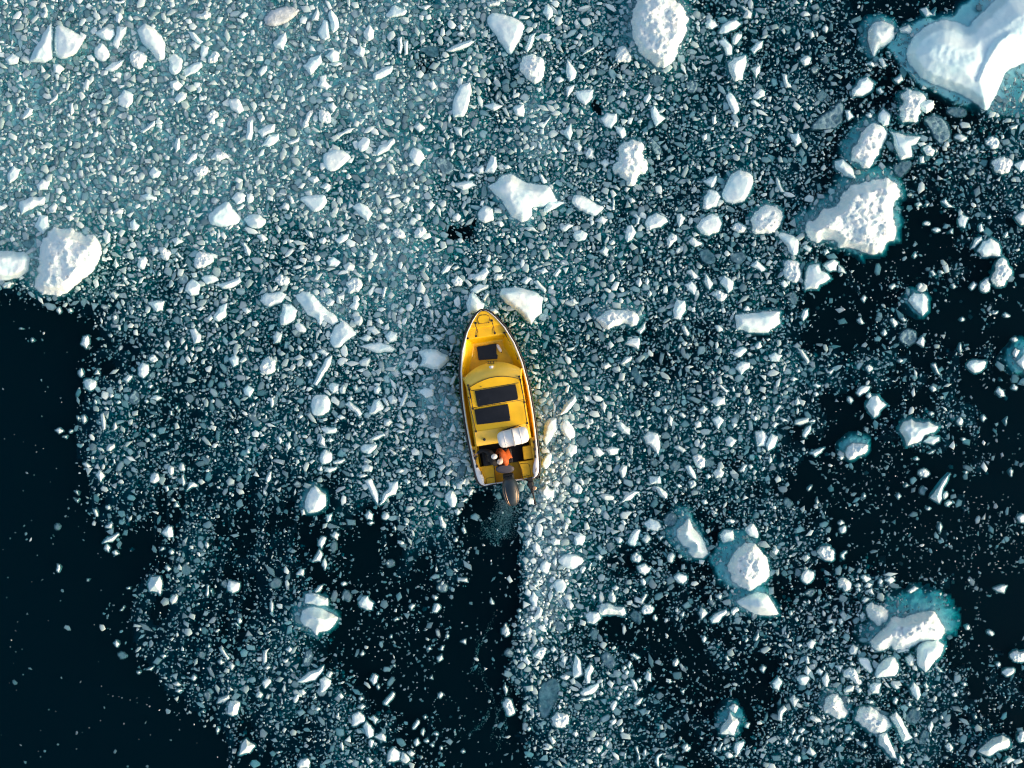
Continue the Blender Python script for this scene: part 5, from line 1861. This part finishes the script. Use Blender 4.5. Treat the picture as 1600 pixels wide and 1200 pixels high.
for nm, q4 in (('roof_window', [T1(372, 998), T1(812, 925), T1(840, 1085), T1(402, 1160)]), ('roof_window', [T2(330, 130), T2(652, 77), T2(675, 232), T2(353, 270)])):
    A4 = [np.array(q) for q in q4]
    w = grid_part(nm, [[Wl(*((A4[0] * (1 - u) + A4[1] * u) * (1 - t) + (A4[3] * (1 - u) + A4[2] * u) * t), 0) for u in np.linspace(0, 1, 11)] for t in (0, .33, .67, 1)], M_GLS, sm=False)
    for vv, (a, b) in zip(w.data.vertices, [((A4[0] * (1 - u) + A4[1] * u) * (1 - t) + (A4[3] * (1 - u) + A4[2] * u) * t) for t in (0, .33, .67, 1) for u in np.linspace(0, 1, 11)]):
        vv.co = Wl(a, b, zroof(a, b) + .018)
    md = w.modifiers.new('pane', 'SOLIDIFY'); md.thickness = .02; md.offset = 0
    cx = sum(a for a, b in q4) / 4; cy = sum(b for a, b in q4) / 4
    Q = [np.array((cx + (a - cx) * 1.015, cy + (b - cy) * 1.03)) for a, b in q4]; P = [Q[i] * (1 - u) + Q[(i + 1) % 4] * u for i in range(4) for u in (0, .2, .4, .6, .8)]
    P = [Wl(a, b, zroof(a, b) + .016) for a, b in P]
    tube('window_frame', P + [P[0]], .011, M_BLK, w, 5)
for A in ([T1(290, 932), T1(318, 1080), T2(262, 0), T2(300, 170), T2(338, 342)], [T1(308, 975), T1(345, 1190)], [T1(856, 835), T1(882, 960), T1(908, 1090), T2(822, 110), T2(846, 262)], [T1(868, 870), T1(915, 1120)]):
    P = [Wl(a, b, ZR + .09 - .02 * i / len(A)) for i, (a, b) in enumerate(A)]
    P = [P[0] - Vector((0, 0, .12))] + P + [P[-1] - Vector((0, 0, .12))]
    rl = tube('roof_rail', P, .015, M_BLK)
    [part('rail_foot', *box_geo(q + Vector((0, 0, .02)), .07, .07, .05), M_BLK, rl) for q in (P[0], P[-1])]
# searchlight and its bracket on the visor
c = Wl(*T1(550, 745), 1.27)
sl_ = tube('searchlight', [c + Vector((0, -.08, 0)), c + Vector((0, -.05, .02)), c + Vector((0, .05, .02)), c + Vector((0, .09, .02))], .085, M_WHT, k=12, taper=[.5, .85, 1, .95])
part('light_bracket', *join_geo([tube_geo([Wl(*T1(a, 668), 1.10), Wl(*T1(a, 692), 1.14)], .010) for a in (515, 540, 572)] + [tube_geo([Wl(*T1(505, 690), 1.14), Wl(*T1(580, 688), 1.14)], .010), tube_geo([Wl(*T1(505, 668), 1.10), Wl(*T1(615, 662), 1.10)], .008)]), M_BLK, sl_)
c = Wl(*T2(422, 422), 1.47); tube('vent', [c - Vector((0, 0, .03)), c + Vector((0, 0, .05))], .05, M_BLK, k=8)
c = Wl(*T2(372, 325), 1.5); tube('roof_light', [c - Vector((0, 0, .03)), c + Vector((0, 0, .03))], .04, M_VIS, k=8)
for q in (T1(435, 947), T1(420, 1090)):
    c = Wl(*q, ZR + .05); tube('roof_stud', [c - Vector((0, 0, .02)), c + Vector((0, 0, .02))], .018, M_BLK, k=6)
# ------------------------------------------------------------------ cockpit
prism('cockpit_floor', [tuple(sp(s, p)) for s, p in ((206, -47), (206, 48), (243, 47), (243, -46))], .18, .26, M_MAT, bw=0, label='dark cockpit floor')
rows = [[L(208.2, p, 1.36) for p in (-42, -20, 0, 20, 42)], [L(208.6, p, .26) for p in (-43, -20, 0, 20, 43)]]
grid_part('cabin_bulkhead', rows, M_MAT, thick=.02, sm=False, label='dark aft bulkhead of the cabin')
for sd in SIDE:
    prism('coaming', [tuple(sp(s, sd * p)) for s, p in ((209, 42), (209, 49), (226, 48.6), (245, 47.5), (245, 42.5), (226, 42))], .27, .70, M_YEL, bw=.02)
prism('side_seat', [T2(*q) for q in ((795, 492), (903, 472), (915, 604), (810, 622))], .30, .62, M_YEL2, bw=.025)
bl = prism('stern_bench', [T2(*q) for q in ((372, 692), (522, 668), (524, 760), (534, 862), (442, 862), (402, 800), (388, 760))], .15, .60, M_YEL2, bw=.02)
seam('bench_hatch_seam', [T2(*q) for q in ((446, 852), (438, 815), (452, 802), (520, 792))], .606, .009, M_SEAM, bl)
bench2 = prism('stern_bench', [T2(*q) for q in ((756, 642), (916, 620), (902, 802), (804, 815), (790, 720))], .15, .60, M_YEL2, bw=.02)
seam('bench_hatch_seam', [T2(*q) for q in ((775, 662), (845, 655), (868, 672), (882, 770), (805, 790))], .606, .009, M_SEAM, bench2)
prism('motor_well', [T2(*q) for q in ((522, 668), (756, 642), (790, 720), (804, 815), (534, 862), (524, 760))], .10, .20, M_YEL2, bw=0)
for A in (((522, 668), (524, 760), (534, 862)), ((756, 642), (788, 720), (802, 815))):
    seam('well_edge', [T2(*q) for q in A], .612, .012, M_SEAM)
for A, zz in ((((318, 540), (332, 610), (347, 690)), .9), (((910, 446), (918, 520), (926, 592)), .9)):
    P = [Wl(*T2(*q), zz) for q in A]; st_ = tube('side_rail', [P[0] - Vector((0, 0, .16))] + P + [P[-1] - Vector((0, 0, .16))], .018, M_BLK)
    [part('rail_foot', *box_geo(q - Vector((0, 0, .14)), .07, .09, .05), M_BLK, st_) for q in P]
c = Wl(*T2(342, 590), .92); part('oarlock', *join_geo([tube_geo([c, c + Vector((0, 0, .12))], .03), tube_geo([c + Vector((-.09, -.02, .1)), c + Vector((.09, .02, .1))], .018)]), M_BLK)
for q in (T2(932, 718), T2(392, 752)):
    c = Wl(*q, zg(255) + .02); part('cleat', *join_geo([tube_geo([c, c + Vector((0, 0, .05))], .016), tube_geo([c + Vector((-.02, -.07, .05)), c + Vector((.02, .07, .05))], .014)]), M_BLK)
for q in (T2(530, 868), T2(800, 826)):
    c = Wl(*q, .60); part('transom_bracket', *box_geo(c, .07, .05, .10), M_WHT, bw=.01)
# helm seat: a padded back rest on a post, leaning aft
c0 = Wl(*T2(625, 712), 1.02)
hs = empty('helm_seat', c0, R(-8), boat)
v, f = [], []
N1 = 20
for k, (q, z) in enumerate(((.0, .075), (.7, .075), (.92, .06), (1.0, .0), (.92, -.06), (.0, -.07))):
    for j in range(N1):
        a = 2 * math.pi * j / N1; v.append(Vector((.34 * q * math.cos(a), .17 * q * math.sin(a) + .0, z + .06 * q * math.sin(a))))
for k in range(5): f += [(k * N1 + j, k * N1 + (j + 1) % N1, (k + 1) * N1 + (j + 1) % N1, (k + 1) * N1 + j) for j in range(N1)]
part('seat_cushion', v, f, M_GREY, hs, sm=True)
part('seat_post', *join_geo([tube_geo([(0, 0, -.05), (0, .03, -.72)], .05, 8), box_geo((0, .03, -.74), .3, .3, .03)]), M_STL, hs)
# ------------------------------------------------------------------ outboard motor
oc = Wl(*T2(684, 935), 1.05)
om = empty('outboard_motor', oc, R(7) - BZ + R(3), boat)
om.scale = (1.14, 1.08, 1.05)
rows = []
for t, w, zt in ((-.50, .02, .0), (-.48, .10, .09), (-.40, .18, .19), (-.26, .245, .27), (-.05, .275, .32), (.15, .265, .33), (.30, .235, .30), (.41, .18, .24), (.48, .12, .15), (.50, .03, .05)):
    rows.append([Vector((w * math.cos(a), t, (zt if math.sin(a) > 0 else .16) * math.copysign(abs(math.sin(a)) ** .75, math.sin(a)))) for a in [2 * math.pi * j / 18 for j in range(18)]])
grid_part('cowl', rows, M_COWL, om, closed=True, label='grey-blue motor cowl')
for sd in SIDE:
    for w in (.58, .80):
        tube('cowl_reflection', [Vector((sd * w * ww, t, zt * math.sqrt(max(0, 1 - w * w)) ** .75 + .004)) for t, ww, zt in ((-.44, .15, .15), (-.34, .21, .23), (-.20, .255, .28), (0, .278, .325), (.2, .255, .32))], .011, M_STRIPE, om, 5, taper=[.5, 1, 1.1, .9, .3])  # raised bronze strips drawn in place of reflections along the cowl
part('midsection', *join_geo([box_geo((0, .05, -.28), .30, .50, .28), box_geo((0, .0, -.75), .16, .34, .75)]), M_COWL, om, bw=.04)
part('clamp_bracket', *join_geo([box_geo((0, .47, -.36), .34, .22, .34), box_geo((-.12, .36, -.2), .05, .34, .10), box_geo((.12, .36, -.2), .05, .34, .10)]), M_BLK, om, bw=.02)
gv, gf = tube_geo([(0, .3, -1.15), (0, .2, -1.15), (0, -.2, -1.15), (0, -.32, -1.15)], .085, 10, [.2, 1, 1, .7]); pv = []
for k in range(3):
    a = k * 2 * math.pi / 3; pv.append(([Vector((math.cos(a + q) * r_, -.34 + dy, -1.15 + math.sin(a + q) * r_)) for q, r_, dy in ((-.25, .05, .03), (-.45, .17, .05), (.35, .17, -.05), (.25, .05, -.03))], [(0, 1, 2, 3)]))
part('propeller', *join_geo([(gv, gf)] + pv), M_STL, om)
# the small spare motor on the starboard transom, tilted up
ac = Wl(*T2(882, 860), .72)
am = empty('auxiliary_motor', ac, R(2) - BZ + R(9), boat)
part('motor_bracket', *join_geo([box_geo((0, .14, -.06), .20, .20, .16), box_geo((-.02, .0, .0), .26, .09, .10)]), M_BLK, am, bw=.015)
v, f = join_geo([box_geo((-.02, -.02, .14), .20, .24, .18, .1), box_geo((.0, -.22, .10), .12, .22, .12)])
part('power_head', v, f, M_BLK, am, bw=.04)
part('flywheel_cover', *tube_geo([(.09, -.15, .10), (.10, -.15, .24), (.10, -.15, .26)], .075, 10, [1, 1, .6]), M_STRIPE, am, bw=0)  # bronze colour stands for orange sunlight on the black motor
tube('motor_shaft', [(0, -.25, .08), (.01, -.48, .03), (.015, -.68, .0)], .032, M_BLK, am, 8)
gv, gf = tube_geo([(.015, -.66, .10), (.015, -.70, .0), (.02, -.72, -.10)], .05, 8, [.5, 1.1, .6])
part('motor_foot', *join_geo([(gv, gf), box_geo((.02, -.78, .0), .14, .03, .05, .4), box_geo((.02, -.78, .0), .04, .03, .15, .4)]), M_BLK, am)

# ------------------------------------------------------------------ life raft canister in its cradle on the aft roof
part('raft_cradle', *join_geo([box_geo(Wl(*T2(680, 308), 1.50), .62, .05, .10, R(21) - BZ - R(0)), box_geo(Wl(*T2(660, 330), 1.46), .06, .40, .06, R(12)), box_geo(Wl(*T2(780, 312), 1.46), .06, .40, .06, R(12))]), M_BLK, bw=.01)
rc = px2w(*T2(706, 398), 1.78)
raft = empty('life_raft_canister', (rc[0], rc[1], 1.78), math.atan2(10.4, 45.1))
tag(raft, 'white life raft canister with a centre band lying on the yellow boat roof', 'life raft')
prof = [(-.55, .0), (-.55, .12), (-.53, .20), (-.48, .255), (-.42, .285), (-.34, .297), (-.04, .30), (-.035, .315), (.035, .315), (.04, .30), (.34, .297), (.42, .285), (.48, .255), (.53, .20), (.55, .12), (.55, 0)]
rows = [[Vector((x, r_ * math.cos(a), r_ * .92 * math.sin(a))) for a in [2 * math.pi * j / 24 for j in range(24)]] for x, r_ in prof]
grid_part('canister_shell', rows, M_RAFT, raft, closed=True)
for x in (-.30, .27):
    tube('strap', [Vector((x, .306 * math.cos(a), .282 * math.sin(a))) for a in [2 * math.pi * j / 24 for j in range(25)]], .010, M_RAFT, raft, 5)
rows = [[Vector((x, .320 * math.cos(a), .2944 * math.sin(a))) for a in [2 * math.pi * j / 24 for j in range(24)]] for x in (-.025, .0, .025)]
grid_part('centre_band', rows, M_STRAP, raft, closed=True)
part('lashing_eye', *join_geo([box_geo((-.52, -.16, .08), .04, .06, .05), box_geo((.06, -.29, .06), .07, .04, .05), box_geo((-.40, -.28, .02), .05, .04, .05), box_geo((.38, -.28, .02), .05, .04, .05)]), M_BLK, raft)
# white fender lying in the bow well
fc = px2w(*T1(634, 522), .47)
fen = empty('fender', (fc[0], fc[1], .47), R(-62))
tag(fen, 'small white fender lying in the bow well beside the dark hatch', 'fender')
part('fender_body', *tube_geo([(-.16, 0, 0), (-.14, 0, 0), (-.08, 0, 0), (.08, 0, 0), (.14, 0, 0), (.16, 0, 0)], .06, 10, [.3, .75, 1, 1, .75, .3]), M_WHT, fen, sm=True)
part('fender_eye', *join_geo([tube_geo([(-.19, 0, 0), (-.155, 0, 0)], .02), tube_geo([(.155, 0, 0), (.19, 0, 0)], .02)]), M_BLK, fen)

# ------------------------------------------------------------------ the two people
def skinned(name, V, E, rad, m, parent=None, sub=2):
    me = bpy.data.meshes.new(name); me.from_pydata(V, E, []); me.update()
    o = link(name, me, parent, m)
    o.modifiers.new('skin', 'SKIN')
    lay = me.skin_vertices[0].data
    for i, r_ in enumerate(rad): lay[i].radius = (r_, r_) if not isinstance(r_, tuple) else r_
    lay[0].use_root = True
    md = o.modifiers.new('sub', 'SUBSURF'); md.levels = sub; md.render_levels = sub
    o.modifiers['skin'].use_smooth_shade = True
    return o
def person(loc, heading, label, jm, tm, capm, J):
    """J: joints in the person's frame (facing +x), pelvis at the origin"""
    o_ = []
    V = [J['pelvis'], J['belly'], J['chest'], J['neck'], J['jaw'], J['skull'], J['crown']]
    E = [(0, 1), (1, 2), (2, 3), (3, 4), (4, 5), (5, 6)]; Rr = [.13, .125, .14, .055, (.07, .075), (.085, .095), (.05, .06)]
    def chain(a, pts, rs):
        i = a
        for p, r_ in zip(pts, rs): V.append(p); Rr.append(r_); E.append((i, len(V) - 1)); i = len(V) - 1
        return i
    hands = []
    for sd in ('l', 'r'):
        i = chain(2, [J['sh_' + sd], J['el_' + sd], J['wr_' + sd]], [.07, .05, .033])
        e = Vector(J['el_' + sd]); w = Vector(J['wr_' + sd]); d = (w - e).normalized()
        palm = w + d * .07; i = chain(i, [tuple(palm)], [(.036, .018)]); hands.append((sd, w, d, palm))
    for sd in ('l', 'r'):
        chain(0, [J['hip_' + sd], J['kn_' + sd], J['an_' + sd], J['to_' + sd]], [.10, .07, .048, .04])
    nose = Vector(J['skull']) + Vector((.10, 0, -.02)); V.append(tuple(nose)); Rr.append(.016); E.append((5, len(V) - 1))
    body = skinned('person', V, E, Rr, M_SKIN)
    body.location = loc; body.rotation_euler = (0, 0, heading); tag(body, label, 'person')
    for sd, w, d, palm in hands:
        side = d.cross(Vector((0, 0, 1))).normalized() * (1 if sd == 'r' else -1); dn = side.cross(d) * (-1 if sd == 'r' else 1)
        fv, fe, fr = [tuple(palm - d * .02)], [], [.016]
        for k, ln in enumerate((.036, .042, .039, .030)):
            b = palm + side * ((k - 1.5) * .021) + d * .03; i0 = 0
            for t_, cu in ((0, 0), (1, .12), (2, .45)):
                q = b + d * (ln * t_ * .95) - Vector((0, 0, 1)) * (ln * cu); fv.append(tuple(q)); fr.append(.0095); fe.append((i0, len(fv) - 1)); i0 = len(fv) - 1
        b = palm - side * .04 - d * .02; i0 = 0
        for t_ in range(3):
            q = b + (d * .6 - side * .5) * (.03 * t_); fv.append(tuple(q)); fr.append(.0105); fe.append((i0, len(fv) - 1)); i0 = len(fv) - 1
        skinned('hand', fv, fe, fr, M_SKIN, body, 1)
    # jacket with hood, trousers and boots
    V2 = [J['belly'], J['chest'], J['neck'], tuple(Vector(J['pelvis']) + Vector((0, 0, .03)))]; E2 = [(0, 1), (1, 2), (0, 3)]; R2 = [(.185, .16), (.205, .165), (.085, .085), (.175, .16)]
    for sd in ('l', 'r'):
        a = len(V2); V2 += [J['sh_' + sd], J['el_' + sd], tuple(Vector(J['wr_' + sd]) * .93 + Vector(J['el_' + sd]) * .07)]; E2 += [(1, a), (a, a + 1), (a + 1, a + 2)]; R2 += [.105, .082, .058]
    skinned('jacket', V2, E2, R2, jm, body)
    V3 = [J['pelvis']]; E3 = []; R3 = [.155]
    for sd in ('l', 'r'):
        a = len(V3); V3 += [J['hip_' + sd], J['kn_' + sd], J['an_' + sd]]; E3 += [(0, a), (a, a + 1), (a + 1, a + 2)]; R3 += [.125, .09, .068]
    skinned('trousers', V3, E3, R3, tm, body)
    for sd in ('l', 'r'):
        skinned('boot', [tuple(Vector(J['an_' + sd]) + Vector((-.02, 0, -.02))), tuple(Vector(J['to_' + sd]) * .5 + Vector(J['an_' + sd]) * .5 - Vector((0, 0, .03))), J['to_' + sd]], [(0, 1), (1, 2)], [.06, .055, .048], M_BLK, body, 1)
    sk = Vector(J['skull']); rows = []
    for q, z in ((.98, -.02), (1.06, .0), (1.05, .04), (.92, .09), (.66, .125), (.3, .145), (.02, .15)):
        rows.append([sk + Vector((.108 * q * math.cos(a) - .005, .090 * q * math.sin(a), z * .85 + .02)) for a in [2 * math.pi * j / 20 for j in range(20)]])
    cp = grid_part('cap', rows, capm, body, closed=True)
    for s_ in SIDE:
        q = sk + Vector((.082, .032 * s_, -.005)); part('eye', *tube_geo([q, q + Vector((.012, 0, 0))], .011, 6), M_BLK, body)
        q = sk + Vector((.0, .092 * s_, -.02)); part('ear', *tube_geo([q + Vector((0, 0, -.03)), q, q + Vector((0, 0, .02))], .018, 6, [.7, 1, .6]), M_SKIN, body)
    return body
fl = .26
# orange jacket: sits on the starboard side of the helm, bent over to port
pz = .78
x, y = px2w(*T2(640, 582), 1.2)
person((x, y, pz), R(205), 'person in orange jacket and pale cap hunched over the cockpit of the yellow boat', M_ORANGE, M_DARKCL, M_CAPP,
       dict(pelvis=(0, 0, 0), belly=(.03, .0, .18), chest=(.10, 0, .42), neck=(.21, .03, .56), jaw=(.27, .06, .62), skull=(.295, .075, .69), crown=(.30, .08, .77),
            sh_l=(.10, .20, .45), el_l=(.16, .32, .20), wr_l=(.36, .20, .12), sh_r=(.10, -.20, .45), el_r=(.16, -.30, .20), wr_r=(.38, -.14, .14),
            hip_l=(.03, .10, -.02), kn_l=(.42, .16, .02), an_l=(.46, .17, -.42), to_l=(.62, .18, -.46), hip_r=(.03, -.10, -.02), kn_r=(.42, -.14, .02), an_r=(.44, -.15, -.42), to_r=(.60, -.16, -.46)))
part('crew_bench', *box_geo(Vector(Wl(*T2(640, 582), .5)), .42, .5, .36, R(0)), M_MAT, bw=.03)
# dark clothes and white cap: sits to port, arm out along the coaming
x, y = px2w(*T2(470, 602), 1.1)
person((x, y, pz), R(12), 'person in dark clothes and white cap beside the one in orange, arm along the side', M_DARKCL, M_DARKCL, M_CAPW,
       dict(pelvis=(0, 0, 0), belly=(.03, .0, .18), chest=(.09, 0, .40), neck=(.15, .02, .55), jaw=(.19, .03, .62), skull=(.205, .035, .69), crown=(.205, .035, .77),
            sh_l=(.06, .20, .43), el_l=(-.18, .33, .28), wr_l=(-.42, .22, .20), sh_r=(.10, -.20, .43), el_r=(.20, -.30, .20), wr_r=(.40, -.18, .14),
            hip_l=(.03, .10, -.02), kn_l=(.40, .14, .02), an_l=(.38, .15, -.42), to_l=(.54, .16, -.46), hip_r=(.03, -.10, -.02), kn_r=(.40, -.14, .02), an_r=(.40, -.15, -.42), to_r=(.56, -.16, -.46)))
part('crew_bench', *box_geo(Vector(Wl(*T2(460, 604), .5)), .40, .5, .36, R(0)), M_MAT, bw=.03)
